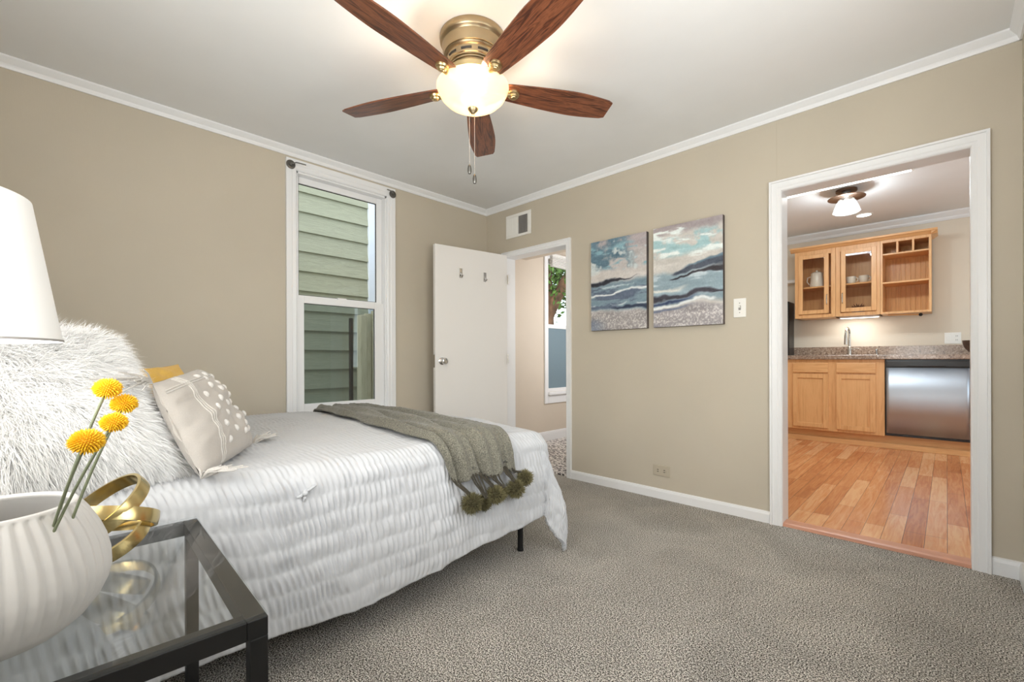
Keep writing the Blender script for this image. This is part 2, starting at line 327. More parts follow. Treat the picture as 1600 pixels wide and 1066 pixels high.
struct(box('trim_5', 'wall', -0.7330, -0.7295, YF-0.0016, YF, 2.06, ZC-0.05), 'thin vertical panel seam above the kitchen doorway')

def sweep_u(P, *st):
    n = len(P); V = [f(u, v) for f in st for u, v in P]; Fs = [(k*n+i, k*n+(i+1) % n, (k+1)*n+(i+1) % n, (k+1)*n+i) for k in range(len(st)-1) for i in range(n)]
    Fs += [tuple(range(n)), tuple((len(st)-1)*n+i for i in range(n))[::-1]]; return MB().add(V, Fs)
def casing(name, x0, x1, z, w, y=YF, sgn=-1, label=None, d=0.02):
    """moulded casing round a doorway with clear opening x0..x1, height z, jamb lining through the wall"""
    P = [(0, 0), (0, d*.55), (0.006, d*.75), (w*.3, d*.7), (w*.38, d*.85), (w*.8, d*.85), (w*.84, d*1.2), (w, d*1.2), (w, 0)]
    mb = sweep_u(P, lambda u, v: (x0-u, y+sgn*v, 0), lambda u, v: (x0-u, y+sgn*v, z+u), lambda u, v: (x1+u, y+sgn*v, z+u), lambda u, v: (x1+u, y+sgn*v, 0))
    return struct(mb.build(name, 'trim'), label)
def jamb(name, x0, x1, z, y0=YF-0.004, y1=YF+T+0.004, t=0.018, label=None):
    mb = MB(); mb.box(x0-t, x0, y0, y1, 0, z+t); mb.box(x1, x1+t, y0, y1, 0, z+t); mb.box(x0, x1, y0, y1, z, z+t)
    return struct(mb.build(name, 'trim'), label)
casing('trim_6', EX0, EX1, EZ, 0.063, label='white moulded casing of the kitchen doorway', d=0.022); jamb('trim_7', EX0+0.001, EX1-0.001, EZ-0.001, t=0.02)
casing('trim_8', DX0, DX1, DZ, 0.05, label='white casing of the bathroom doorway', d=0.018); jamb('trim_9', DX0+0.001, DX1-0.001, DZ-0.001, t=0.02)
casing('trim_10', EX0, EX1, EZ, 0.06, y=YF+T, sgn=1, label='white casing on the kitchen side')
struct(MB().prism([(YF-0.005, 0), (YF-0.002, 0.016), (YF+0.014, 0.02), (YF+0.085, 0.02), (YF+0.1, 0.012), (YF+0.1, 0)], 'x', EX0, EX1).build('trim_11', 'sill'), 'pinkish wooden threshold between carpet and planks')

# window in the left wall
def window_left():
    g = 0.0; x = XL
    w = bpy.data.objects.new('window_1', None); COL.objects.link(w); w.location = (x, (WY0+WY1)/2, WZ0); w['kind'] = 'structure'; w['label'] = 'tall white double hung window in the left wall'
    ox, oy, oz = w.location
    def L(n, mb, mt):
        mb.v = [(a-ox, b-oy, c-oz) for a, b, c in mb.v]; return mb.build(n, mt, w)
    cas = MB(); cw = 0.072
    P = [(0, 0), (0, 0.012), (0.008, 0.018), (cw*.42, 0.016), (cw*.5, 0.020), (cw, 0.022), (cw, 0)]
    zb = WZ0-cw; cas = sweep_u(P, lambda u, v: (x+v, WY0-u, zb), lambda u, v: (x+v, WY0-u, WZ1+u), lambda u, v: (x+v, WY1+u, WZ1+u), lambda u, v: (x+v, WY1+u, zb))
    cas.box(x, x+0.045, WY0-cw-.02, WY1+cw+.02, WZ0-0.03, WZ0, .004); cas.box(x, x+.018, WY0-cw, WY1+cw, WZ0-.1, WZ0-.03)
    L('casing', cas, 'trim')
    jb = MB(); jb.box(x-T, x, WY0, WY0+.012, WZ0, WZ1); jb.box(x-T, x, WY1-.012, WY1, WZ0, WZ1); jb.box(x-T, x, WY0, WY1, WZ1-.012, WZ1); jb.box(x-T, x, WY0, WY1, WZ0, WZ0+.012)
    L('jamb', jb, 'trim')
    u = MB(); xu0, xu1 = x-.085, x-.055; a0, a1, b0, b1 = WY0+.012, WY1-.012, 1.455, WZ1-.012; g0, g1, h0, h1 = 1.252, 1.868, 1.468, 2.276
    u.box(xu0, xu1, a0, g0, b0, b1, .003); u.box(xu0, xu1, g1, a1, b0, b1, .003); u.box(xu0, xu1, g0, g1, h1, b1, .003); u.box(xu0, xu1, g0, g1, b0-.03, h0, .003)
    s1 = L('upper_sash', u, 'trim'); L('pane', MB().box(x-.072, x-.068, g0, g1, h0, h1), 'glass')
    gk = MB()
    for yy0, yy1, zz0, zz1 in ((g0, g0+.004, h0, h1), (g1-.007, g1, h0, h1), (g0, g1, h1-.006, h1), (g0, g1, h0, h0+.004)): gk.box(x-.067, x-.064, yy0, yy1, zz0, zz1)
    L('gasket', gk, 'dark')
    l = MB(); xl0, xl1 = x-.052, x-.022; g0, g1, h0, h1 = 1.277, 1.834, WZ0+.08, 1.408; b0, b1 = WZ0+.012, 1.458
    l.box(xl0, xl1, a0, g0, b0, b1, .003); l.box(xl0, xl1, g1, a1, b0, b1, .003); l.box(xl0, xl1, g0, g1, h1, b1, .003); l.box(xl0, xl1, g0, g1, b0, h0, .003)
    L('lower_sash', l, 'trim'); L('pane', MB().box(x-.040, x-.036, g0, g1, h0, h1), 'glass')
    gk = MB()
    for yy0, yy1, zz0, zz1 in ((g0, g0+.003, h0, h1), (g1-.006, g1, h0, h1), (g0, g1, h1-.004, h1)): gk.box(x-.035, x-.032, yy0, yy1, zz0, zz1)
    L('gasket', gk, 'dark')
    L('insect_screen', MB().box(x-.100, x-.0985, a0, a1, WZ0+.01, 1.44), 'screen')
    L('sash_lock', MB().box(x-.05, x-.03, 1.53, 1.60, 1.458, 1.470, .003), 'trim')
window_left()

def plain_window(name, axis, plane, s, u0, u1, z0, z1):
    w = bpy.data.objects.new(name, None); COL.objects.link(w); w['kind'] = 'structure'; mb = MB(); mp = MB()
    def bx(m_, a, b, c, d, p, q):
        p, q = sorted((plane+s*p, plane+s*q))
        if axis == 'x': m_.box(p, q, a, b, c, d, .002)
        else: m_.box(a, b, p, q, c, d, .002)
    for a in ((u0-.07, u0, z0-.07, z1+.07), (u1, u1+.07, z0-.07, z1+.07), (u0, u1, z1, z1+.07), (u0, u1, z0-.07, z0)): bx(mb, *a, -.018, 0)
    for a in ((u0, u0+.04, z0, z1), (u1-.04, u1, z0, z1), (u0+.04, u1-.04, z1-.04, z1), (u0+.04, u1-.04, z0, z0+.04), (u0+.04, u1-.04, (z0+z1)/2-.02, (z0+z1)/2+.02)): bx(mb, *a, .04, .07)
    bx(mp, u0+.03, u1-.03, z0+.03, z1-.03, .053, .057); mb.build('frame', 'trim', w); mp.build('pane', 'glass', w)
plain_window('added_window_3', 'x', XR, 1, 0.45, 1.85, 0.75, 2.1); plain_window('added_window_4', 'y', YB, -1, -1.4, -0.1, 0.75, 2.0)  # unseen windows, added to frame the two fill lights

# bathroom beyond the white door
struct(box('floor_bathroom', 'tile', BX0, BX1, YF+0.02, BY1, -0.05, 0.012), 'patterned tile floor of the bathroom')
struct(box('ceiling_bathroom', 'ceil', BX0, BX1, YF+T, BY1, BZ, BZ+.05))
BWY0, BWY1 = 4.205, 4.98
wall_with_holes('wall_bathroom_left', 'bwall', 'x', BX0, -T, YF+T, BY1, 0, BZ, [(BWY0, BWY1, 0.60, 2.22)], 'blush bathroom wall with a narrow window')
struct(box('wall_bathroom_back', 'bwall', BX0-T, BX1, BY1, BY1+T, 0, BZ)); struct(box('wall_bathroom_right', 'bwall', BX1, BX1+.1, YF+T, BY1, 0, BZ))
struct(box('wall_bathroom_soffit', 'bwall', BX0, BX1, YF+T, 3.83, 2.14, BZ), 'dropped soffit inside the bathroom doorway')
base('baseboard_bathroom', 'y', BX0, 1, YF+T, BY1, 1.6, 0.012)
def window_bath():
    x = BX0; w = bpy.data.objects.new('window_2', None); COL.objects.link(w); w.location = (x, (BWY0+BWY1)/2, 0.6); w['kind'] = 'structure'; w['label'] = 'narrow bathroom window with frosted lower pane'
    ox, oy, oz = w.location
    def L(n, mb, mt):
        mb.v = [(a-ox, b-oy, c-oz) for a, b, c in mb.v]; return mb.build(n, mt, w)
    c = MB(); c.box(x, x+.02, BWY0-.065, BWY0, .46, 2.28, .004); c.box(x, x+.02, BWY1, BWY1+.065, .46, 2.28, .004); c.box(x, x+.02, BWY0, BWY1, 2.22, 2.28, .004); c.box(x, x+.02, BWY0, BWY1, .46, .56, .004); c.box(x, x+.05, BWY0-.01, BWY1+.01, .56, .60, .008)
    L('casing', c, 'trim')
    s = MB(); 
    for z0, z1, dx in ((0.60, 1.42, 0.0), (1.39, 2.22, -.03)):
        xa, xb = x-.05+dx, x-.02+dx; s.box(xa, xb, BWY0, BWY0+.045, z0, z1); s.box(xa, xb, BWY1-.045, BWY1, z0, z1); s.box(xa, xb, BWY0, BWY1, z0, z0+.04); s.box(xa, xb, BWY0, BWY1, z1-.04, z1)
    L('sash', s, 'trim'); L('frosted_pane', MB().box(x-.038, x-.033, BWY0+.04, BWY1-.04, .63, 1.39), 'frost'); L('pane', MB().box(x-.068, x-.064, BWY0+.04, BWY1-.04, 1.42, 2.19), 'glass')
window_bath()
bl = thing('window_blind', 'white raised blind stacked at top of the bathroom window', 'blind', (BX0+.03, 4.6, 2.12))
mb = MB()
for k in range(7): mb.box(-.02, .03, -.36, .36, .008+k*.018, .020+k*.018, .003)
mb.box(-.024, .034, -.37, .37, .13, .16, .003); mb.build('slat_stack', 'plate', bl)

# kitchen shell
struct(box('floor_kitchen', 'planks', KX0, KX1, YF+0.10, KY, -0.05, 0.012), 'reddish plank floor of the kitchen')
struct(box('ceiling_kitchen', 'ceil', KX0, KX1, YF+T, KY, KZ, KZ+.05)); struct(box('wall_kitchen_back', 'kwall', KX0-.1, KX1+.1, KY, KY+T, 0, KZ), 'cream kitchen wall behind the sink')
struct(box('wall_kitchen_left', 'kwall', KX0-.1, KX0, YF+T, KY, 0, KZ)); struct(box('wall_kitchen_right', 'kwall', KX1, KX1+.1, YF+T, KY, 0, KZ))
struct(box('wall_kitchen_front', 'kwall', KX0, KX1, YF+T-.01, YF+T, ZC, KZ)); 
mb = MB(); mb.box(KX0, EX0-.02, YF+T, YF+T+.01, 0, KZ); mb.box(EX1+.02, KX1, YF+T, YF+T+.01, 0, KZ); mb.box(EX0-.02, EX1+.02, YF+T, YF+T+.01, EZ+.02, KZ); struct(mb.build('wall_kitchen_near', 'kwall'))
crown('trim_12', 'x', KY, -1, KX0, KX1, KZ-.09, 1.7)

# ------------------------------------------------------------------ outside the windows
hs = thing('neighbour_house', 'grey green lap sided house wall seen through the tall window', 'building', (-4.55, 0, 0))
mb = MB(); ex = 0.194; cy = 2.425
for k in range(22):
    z = -.261+k*ex; mb.prism([(-.022, z+ex+.02), (-.004, z+ex), (0.004, z+ex*.5), (0.018, z), (0.0, z-.002), (-.022, z)], 'y', -1.6, cy)
mb.build('lap_siding', 'siding', hs)
mb = MB(); mb.box(-.02, .03, cy, cy+.10, -.4, 4.2, .004); mb.build('corner_board', 'ctrim', hs); mb = MB(); mb.box(-.75, -.03, cy-.02, cy+.1, -.4, 4.2); mb.build('corner_return', 'ctrim', hs)
fn = thing('fence', 'weathered wooden fence end with upright post beside the grey green siding', 'fence', (-4.25, 2.225, 0))
MB().box(-.04, .05, -.06, .005, -.3, 1.45, .008).build('post', 'fence', fn); MB().box(-.02, .01, .01, .075, -.3, 1.47, .004).build('picket', 'fence', fn); MB().box(-.01, .03, .08, .20, -.3, 1.50, .004).build('picket', 'fence', fn); MB().box(-.10, -.06, -.115, -.085, -.3, 1.42, .004).build('rail_edge', 'dark', fn)
gr = struct(box('floor_outdoor', 'ground', -16, XL-T, -8, 14, -.45, -.35))
tr = thing('tree', 'rough barked tree with green leaves outside the bathroom window', 'tree', (-5.6, 6.6, -.35))
mb = MB(); mb.tube([(0, 0, 0), (.03, .02, 1.2), (-.05, .05, 2.4), (.05, -.02, 3.8)], [.30, .26, .22, .16], 14); mb.tube([(0, .03, 2.0), (.3, .3, 2.8), (.5, .7, 3.5)], [.13, .1, .06], 10); mb.build('trunk', 'bark', tr)
def leaves(n, cs, sp, s=.06):
    c = np.array(cs)[RNG.integers(0, len(cs), n)]+RNG.normal(0, sp, (n, 3)); a = RNG.normal(0, 1, (n, 3)); a /= np.linalg.norm(a, axis=1)[:, None]; b = np.cross(a, RNG.normal(0, 1, (n, 3))); b /= np.linalg.norm(b, axis=1)[:, None]
    V = np.stack([c-a*s, c-b*s*.5, c+a*s, c+b*s*.5], 1).reshape(-1, 3); return V, np.arange(n*4).reshape(-1, 4)
V, Q = leaves(2600, [(0, 0, 3.4), (.5, .6, 3.3), (-.4, -.4, 3.2), (.2, .4, 2.9), (-.2, .9, 3.0)], .34); arr_mesh('foliage', V, Q, 'leaf', False, tr)
sb = thing('shrub', 'leafy green shrub behind the tree outside the bathroom window', 'shrub', (-7.2, 8.6, -.35))
V, Q = leaves(3000, [(0, 0, .6), (.3, .4, 1.0), (-.3, -.2, 1.2), (.1, .8, .7)], .36); arr_mesh('foliage', V, Q, 'leaf', False, sb); MB().tube([(0, 0, 0), (.05, .05, 1.2)], [.05, .02], 8).build('stem', 'bark', sb)

# ------------------------------------------------------------------ open white door
HX, HY = -2.985, 3.015
DA = math.atan2(2.25-HY, -3.112-HX)
dr = bpy.data.objects.new('door_1', None); COL.objects.link(dr); dr.location = (HX, HY, 0); dr.rotation_euler = (0, 0, DA); dr['kind'] = 'structure'; dr['label'] = 'open plain white flush door against the left wall'
DW = 0.752
MB().box(0.0, DW, -0.036, 0, 0.02, 1.982, .002).build('door_leaf', 'door', dr)
mb = MB(); mb.lathe([(0.0001, .0), (.031, .0), (.031, .006), (.022, .012), (.012, .016), (.011, .03), (.018, .036), (.027, .046), (.029, .056), (.024, .066), (.012, .070), (.0001, .070)], (DW-.062, 0, 0.985), 28, axis='y')
mb.build('door_knob', 'chrome', dr); MB().box(DW-.001, DW+.002, -.030, -.006, .93, 1.04).build('latch_plate', 'nickel', dr)
for hz in (.25, 1.0, 1.75):
    MB().tube([(-.004, .004, hz-.045), (-.004, .004, hz+.045)], .006, 10).build('hinge', 'nickel', dr)
dmat = Matrix.Translation((HX, HY, 0)) @ Matrix.Rotation(DA, 4, 'Z')
def hook(u, z, label):
    p = dmat @ Vector((u, 0, z)); h = thing('adhesive_hook', label, 'hook', p, DA, 'hooks on the white door')
    MB().box(-.015, .015, 0, .006, -.04, .045, .003).build('backplate', 'chrome', h); MB().tube([(0, .004, .005), (0, .018, -.018), (0, .028, -.032), (0, .036, -.018)], .006, 8).build('prong', 'chrome', h)
hook(DW*.67, 1.755, 'left one of the two small chrome hooks on the white door'); hook(DW*.335, 1.745, 'right one of the two small chrome hooks, nearer the door hinges')

# ------------------------------------------------------------------ ceiling fan
FX, FY, FZB, PH = -1.57, 1.365, 2.2607, 1.0628
fan = thing('ceiling_fan', 'brass ceiling fan with five dark walnut blades and a lit glass bowl', 'ceiling fan', (FX, FY, ZC))
z0 = -ZC
mb = MB(); mb.lathe([(0.0001, 0), (.150, 0), (.152, -.006), (.150, -.026), (.145, -.032), (.139, -.036), (.137, -.040), (.140, -.044), (.138, -.062), (.132, -.086), (.128, -.088), (.131, -.093), (.127, -.099), (.120, -.103), (.117, -.130), (.113, -.133), (.112, -.138), (.106, -.140), (.105, -.146), (.100, -.148), (.100, -.17), (.0001, -.17)], seg=64); mb.build('motor_housing', 'brass', fan)
for k in range(10):
    a0 = 2*PI*k/10+.1; pts = [(.1165*math.cos(a0+t*.05), .1165*math.sin(a0+t*.05), -.117) for t in range(9)]; MB().tube(pts, .006, 8).build('vent_slot', 'dark', fan)
mb = MB(); mb.lathe([(.0001, -.165), (.118, -.165), (.122, -.170), (.118, -.190), (.09, -.198), (.075, -.225), (.0001, -.225)], seg=48); mb.build('blade_hub', 'brass2', fan)
ZB = FZB-ZC
def blade():
    L0, L1 = .125, .696; V = []; n = 26; th = .006
    def hw(t): return .046+.030*math.sin(min(1, t*1.25)*PI/2) - .020*max(0, (t-.62)/.38)**1.6
    out = []
    for i in range(n+1):
        t = i/n; x = L0+(L1-L0)*t; h = hw(t)
        if t > .965: h *= 1-.12*((t-.965)/.035)**2
        if t < .08: h *= .62+.38*math.sin(t/.08*PI/2)
        out.append((x, h))
    mb = MB(); N = len(out)
    for x, h in out:
        for s in (-1, 1): V += [(x, s*h, th/2), (x, s*h, -th/2)]
    Fs = []
    for i in range(N-1):
        a = i*4; b = a+4; Fs += [(a, b, b+2, a+2), (a+1, a+3, b+3, b+1), (a, a+1, b+1, b), (a+2, b+2, b+3, a+3)]
    Fs += [(0, 2, 3, 1), ((N-1)*4, (N-1)*4+1, (N-1)*4+3, (N-1)*4+2)]
    return mb.add(V, Fs)
pitch = math.radians(-11)
b0 = blade().build('blade', 'blade', fan, (0, 0, ZB), (pitch, 0, PH))
md = MB(); md.lathe([(.0001, -.026), (.010, -.026), (.012, -.023), (.018, -.023), (.020, -.020), (.021, -.014), (.027, -.012), (.030, -.004), (.030, .004)], (.195, 0, 0), 28); m0 = md.build('medallion', 'brass2', b0)
ar = MB(); ar.tube([(.10, 0, -.012), (.14, 0, -.016), (.18, 0, -.010)], [.012, .014, .016], 10, flat=.6); a0 = ar.build('blade_arm', 'brass2', b0)
for k in range(1, 5):
    b = b0.copy(); COL.objects.link(b); b.parent = fan; b.rotation_euler = (pitch, 0, PH+k*2*PI/5)
    for s in (m0, a0):
        c = s.copy(); COL.objects.link(c); c.parent = b
mb = MB(); mb.lathe([(.166, ZB-.004), (.166, ZB-.010), (.161, ZB-.024), (.148, ZB-.048), (.126, ZB-.070), (.095, ZB-.088), (.058, ZB-.100), (.012, ZB-.105), (.012, ZB-.101), (.058, ZB-.096), (.094, ZB-.084), (.122, ZB-.067), (.144, ZB-.046), (.157, ZB-.022), (.160, ZB-.004), (.166, ZB-.004)], seg=64); bw = mb.build('light_bowl', 'bowlglass', fan)
mb = MB(); mb.lathe([(.0001, ZB-.112), (.010, ZB-.124), (.014, ZB-.118), (.022, ZB-.110), (.024, ZB-.102), (.0001, ZB-.102)], seg=24); mb.build('finial', 'brass', fan)
for (dx, dy, zt, zb) in ((.006, .004, ZB-.118, -.632), (-.016, -.008, ZB-.118, -.584)):
    c = MB(); n = 44
    for i in range(n): c.ball((dx, dy, zt+(zb-zt)*i/n), .0019, 6, 4)
    c.tube([(dx, dy, zt), (dx, dy, zb)], .0007, 5); ch = c.build('pull_chain', 'nickel', fan)
    MB().lathe([(.0001, .008), (.003, .006), (.007, 0), (.009, -.012), (.009, -.026), (.006, -.036), (.0001, -.038)], (dx, dy, zb), 14).build('pull', 'pewter', ch)
MB().ball((.05, 0, ZB-.035), .026, 14, 10).build('bulb', 'plate', fan); MB().ball((-.05, 0, ZB-.035), .026, 14, 10).build('bulb', 'plate', fan)
fl = point('fan_bulb_light', (FX, FY, FZB-.045), 20, .05, (1, .90, .74))

# ------------------------------------------------------------------ things on the far wall
def canvas(x0, x1, z0, z1, name, label, fn):
    d = .034; y1 = YF-.002; y0 = y1-d; c = thing(name, label, 'painting', ((x0+x1)/2, y1, z0), 0, 'seascape canvases')
    w = x1-x0; h = z1-z0; MB().box(-w/2, w/2, -d+.0008, 0, 0, h, .003).build('stretcher_edge', 'artside', c)
    nu, nv = 150, 220; u, v = np.meshgrid(np.linspace(0, 1, nu), np.linspace(0, 1, nv), indexing='ij')
    V = np.stack([(u-.5)*(w-.002), np.full_like(u, -d-.0004)+.0008*vnoise(u*40, v*60, 5), .001+v*(h-.002)], -1).reshape(-1, 3)
    o = arr_mesh('painted_face', V, gridq(nu, nv), 'art', True, c); rgb = fn(u.ravel(), v.ravel())
    at = o.data.color_attributes.new('paint', 'FLOAT_COLOR', 'POINT'); L = np.where(rgb <= 10, rgb/255/12.92, ((rgb/255+.055)/1.055)**2.4)
    at.data.foreach_set('color', np.concatenate([L, np.ones((len(L), 1))], 1).astype(np.float32).ravel())
def fbm(u, v, s, o=4, sx=1.0, sy=1.0):
    r = 0; a = 1; t = 0
    for k in range(o): r = r+a*vnoise(u*sx*2**k+7*k, v*sy*2**k+3*k, s+k); t += a; a *= .55
    return r/t*2
def layer(base, col, m): m = np.clip(m, 0, 1)[:, None]; return base*(1-m)+np.array(col, float)*m
def sst(x, a, b): t = np.clip((x-a)/(b-a), 0, 1); return t*t*(3-2*t)
def paint_a(u, v):
    w = fbm(u, v, 3, 4, 3, 5)*.05; n1 = fbm(u, v, 21, 5, 4, 7); n2 = fbm(u, v, 41, 5, 3, 16); n3 = fbm(u, v, 61, 2, 62, 80)
    c = np.tile(np.array([196, 190, 188.]), (len(u), 1)); vv = v+w
    c = layer(c, (176, 166, 168), sst(vv+.1*n1, .84, .92)); c = layer(c, (98, 126, 142), sst(n1+.9-(u*1.1), .15, .5)*sst(vv, .62, .72)); c = layer(c, (130, 168, 180), sst(n2, .05, .3)*sst(vv, .60, .7)*(1-sst(vv, .9, .95)))
    c = layer(c, (206, 214, 214), sst(n1, .18, .4)*sst(vv, .55, .6)); c = layer(c, (210, 204, 198), sst(vv, .52, .56)*(1-sst(vv, .60, .68))*.8)
    c = layer(c, (128, 150, 162), sst(vv, .18, .24)*(1-sst(vv, .50, .56))); c = layer(c, (86, 98, 118), sst(n2, .0, .3)*sst(vv, .2, .25)*(1-sst(vv, .48, .53)))
    c = layer(c, (222, 226, 226), (1-np.abs(vv-.40-.03*u)/.018)*1.2*sst(n2, -.3, .0)); c = layer(c, (214, 222, 224), (1-np.abs(vv-.27)/.014)*sst(n1, -.2, .2)); c = layer(c, (196, 212, 218), (1-np.abs(vv-.48)/.02)*sst(n1, -.1, .2))
    c = layer(c, (44, 46, 56), (1-np.abs(vv-.515-.05*u)/(.020*(1.15-u)+.002))*1.6*(1-sst(u, .5, .95))); c = layer(c, (52, 62, 84), (1-np.abs(vv-.225-.02*u)/(.022*u+.003))*1.5*sst(u, .25, .5))
    c = layer(c, (158, 152, 152), (1-sst(vv, .17, .21))*.9); c = layer(c, (212, 208, 202), sst(n3, .05, .35)*(1-sst(vv, .15, .24))*.75); c = layer(c, (104, 118, 140), (1-sst(u, .0, .4))*(1-sst(vv, .06, .15))*.7)
    return np.clip(c+n3[:, None]*10+n2[:, None]*26, 0, 255)
def paint_b(u, v):
    w = fbm(u, v, 5, 4, 3, 5)*.05; n1 = fbm(u, v, 25, 5, 4, 7); n2 = fbm(u, v, 45, 5, 3, 18); n3 = fbm(u, v, 65, 2, 62, 80); vv = v+w-.02*(u-.5)
    c = np.tile(np.array([206, 202, 196.]), (len(u), 1))
    c = layer(c, (168, 158, 160), sst(vv+.06*n1, .86, .93)); c = layer(c, (166, 200, 204), sst(n1+.25, .0, .3)*sst(vv, .66, .74)*(1-sst(vv, .86, .92))); c = layer(c, (120, 132, 140), sst(n2, .1, .35)*sst(vv, .80, .86)*sst(u, .35, .6))
    c = layer(c, (222, 230, 228), sst(n2, .15, .4)*sst(vv, .6, .7)); c = layer(c, (150, 170, 180), sst(vv, .20, .25)*(1-sst(vv, .50, .56))); c = layer(c, (186, 200, 206), sst(n2, .0, .25)*sst(vv, .34, .38)*(1-sst(vv, .5, .55)))
    c = layer(c, (72, 80, 94), (1-np.abs(vv-.50-.075*u)/(.055*u+.002))*2.0*sst(u, .25, .4)); c = layer(c, (50, 46, 52), (1-np.abs(vv-.465-.045*u)/(.022*u+.003))*1.8*sst(u, .22, .35)); c = layer(c, (104, 130, 146), (1-np.abs(vv-.52-.09*u)/(.02*u+.002))*sst(u, .4, .6))
    c = layer(c, (222, 222, 216), (1-np.abs(vv-.37)/.02)*1.2*(1-sst(u, .3, .6))); c = layer(c, (58, 56, 66), (1-np.abs(vv-.30+.01*n1)/.032)*1.6*sst(n2+.6-.2*u, .1, .5)); c = layer(c, (58, 72, 104), (1-np.abs(vv-.255)/.022)*1.4*(1-sst(u, .3, .8)))
    c = layer(c, (226, 230, 230), (1-np.abs(vv-.215-.02*u)/.018)*1.3*sst(n2, -.4, .0)); c = layer(c, (160, 154, 156), (1-sst(vv, .17, .21))*.95); c = layer(c, (214, 210, 206), sst(n3, .05, .35)*(1-sst(vv, .13, .2))*.75); c = layer(c, (98, 110, 136), (1-np.abs(vv-.185)/.022)*(1-sst(u, .3, .7)))
    c = layer(c, (120, 118, 128), (1-sst(u, .0, .16))*(1-sst(vv, .02, .08))*.9)
    return np.clip(c+n3[:, None]*9+n2[:, None]*26, 0, 255)
canvas(-2.035, -1.556, 1.222, 1.923, 'canvas_painting', 'left canvas painting, stormy blue grey sky over a pale seashore', paint_a)
canvas(-1.505, -1.028, 1.222, 1.926, 'canvas_painting', 'right canvas painting, pale turquoise sky with dark headland bands', paint_b)

def local(mb, o):
    mb.v = [(a-o[0], b-o[1], c-o[2]) for a, b, c in mb.v]; return mb
v = thing('air_vent', 'white rectangular wall vent above the bathroom doorway', 'vent', (-2.857, YF, 2.248)); 
mb = MB(); 
for a in ((-.157, .157, -.012, 0, -.108, -.085), (-.157, .157, -.012, 0, .080, .108), (-.157, -.135, -.012, 0, -.085, .08), (.118, .157, -.012, 0, -.085, .08), (-.012, .004, -.012, 0, -.085, .08)): mb.box(*a, .003)
mb.build('frame', 'plate', v); MB().box(-.14, .12, -.003, .0, -.09, .085).build('duct_recess', 'dark', v)
mb = MB(); mb.box(-.135, -.012, -.010, -.004, -.085, .08, .002)
for k in range(9): mb.box(-.130+k*.0128, -.124+k*.0128, -.012, -.004, -.08, .075)
mb.build('closed_damper', 'plate', v)
mb = MB()
for k in range(9): mb.box(.006+k*.0125, .0105+k*.0125, -.011, -.003, -.083, .078)
mb.build('louvre', 'grille', v)
s = thing('light_switch', 'white toggle light switch plate between painting and kitchen doorway', 'light switch', (-.939, YF, 1.32)); MB().box(-.037, .037, -.006, 0, -.060, .060, .003).build('plate', 'plate', s); MB().box(-.007, .007, -.0075, -.005, -.014, .014).build('slot', 'grille', s); MB().box(-.0045, .0045, -.018, -.005, .0, .011, .002).build('toggle', 'plate', s)
for zz in (-.03, .03): MB().lathe([(.0001, -.0075), (.003, -.007), (.003, -.005)], (0, 0, zz), 10, axis='y').build('screw', 'pewter', s)
s = thing('wall_outlet', 'beige power outlet low on the greige wall', 'outlet', (-1.462, YF, .200)); MB().box(-.064, .064, -.008, 0, -.038, .038, .003).build('plate', 'ivory', s)
for xx in (-.026, .022):
    MB().lathe([(.0001, -.0095), (.015, -.0095), (.016, -.007)], (xx, 0, 0), 20, axis='y').build('socket', 'ivory', s); MB().box(xx-.006, xx+.006, -.0105, -.0093, .005, .009).box(xx-.006, xx+.006, -.0105, -.0093, -.009, -.005).build('slot', 'dark', s)
for yy, lb in ((1.172, 'left grey curtain rod bracket on the window casing'), (1.972, 'right grey curtain rod bracket on the window casing')):
    b = thing('curtain_rod_bracket', lb, 'bracket', (XL+.022, yy, 2.362), 0, 'curtain rod brackets'); MB().lathe([(.0001, .012), (.012, .012), (.016, .006), (.030, .004), (.031, 0)], (0, 0, 0), 20, axis='x').build('rosette', 'pewter', b)
    dy = .09 if yy < 1.5 else -.07; MB().tube([(.01, 0, 0), (.03, dy*.3, .012), (.035, dy, .012)], .004, 8).build('arm', 'pewter', b)

# ------------------------------------------------------------------ bed
bed = thing('bed', 'bed with black metal legs under a white textured comforter', 'bed', (-2.31, .7, 0))
BXL, BXR, BYH, BYF = -3.06, -1.56, -.36, 1.78
def bl_(mb): return local(mb, (-2.31, .7, 0))
mb = MB()
for a in ((BXL+.03, BXR-.02, BYH, BYH+.03, .31, .35), (BXL+.03, BXR-.02, BYF-.06, BYF-.03, .31, .35), (BXL+.03, BXL+.06, BYH, BYF-.03, .31, .35), (BXR-.05, BXR-.02, BYH, BYF-.03, .31, .35), (-2.33, -2.29, BYH, BYF-.03, .31, .35)): mb.box(*a, .004)
for k in range(12): mb.box(BXL+.04, BXR-.04, BYH+.08+k*.17, BYH+.12+k*.17, .35, .362)
bl_(mb).build('bed_frame', 'black', bed)
for lx, ly in ((-1.603, 1.712), (-1.603, -.30), (-3.0, 1.712), (-3.0, -.30), (-2.31, .7)):
    mb = MB(); mb.tube([(lx, ly, .0), (lx, ly, .012)], .017, 14).tube([(lx, ly, .010), (lx, ly, .33)], .0145, 14); bl_(mb).build('leg', 'black', bed)
bl_(MB().box(BXL+.01, BXR-.01, BYH+.01, BYF-.01, .365, .60, .05)).build('mattress', 'mattress', bed)

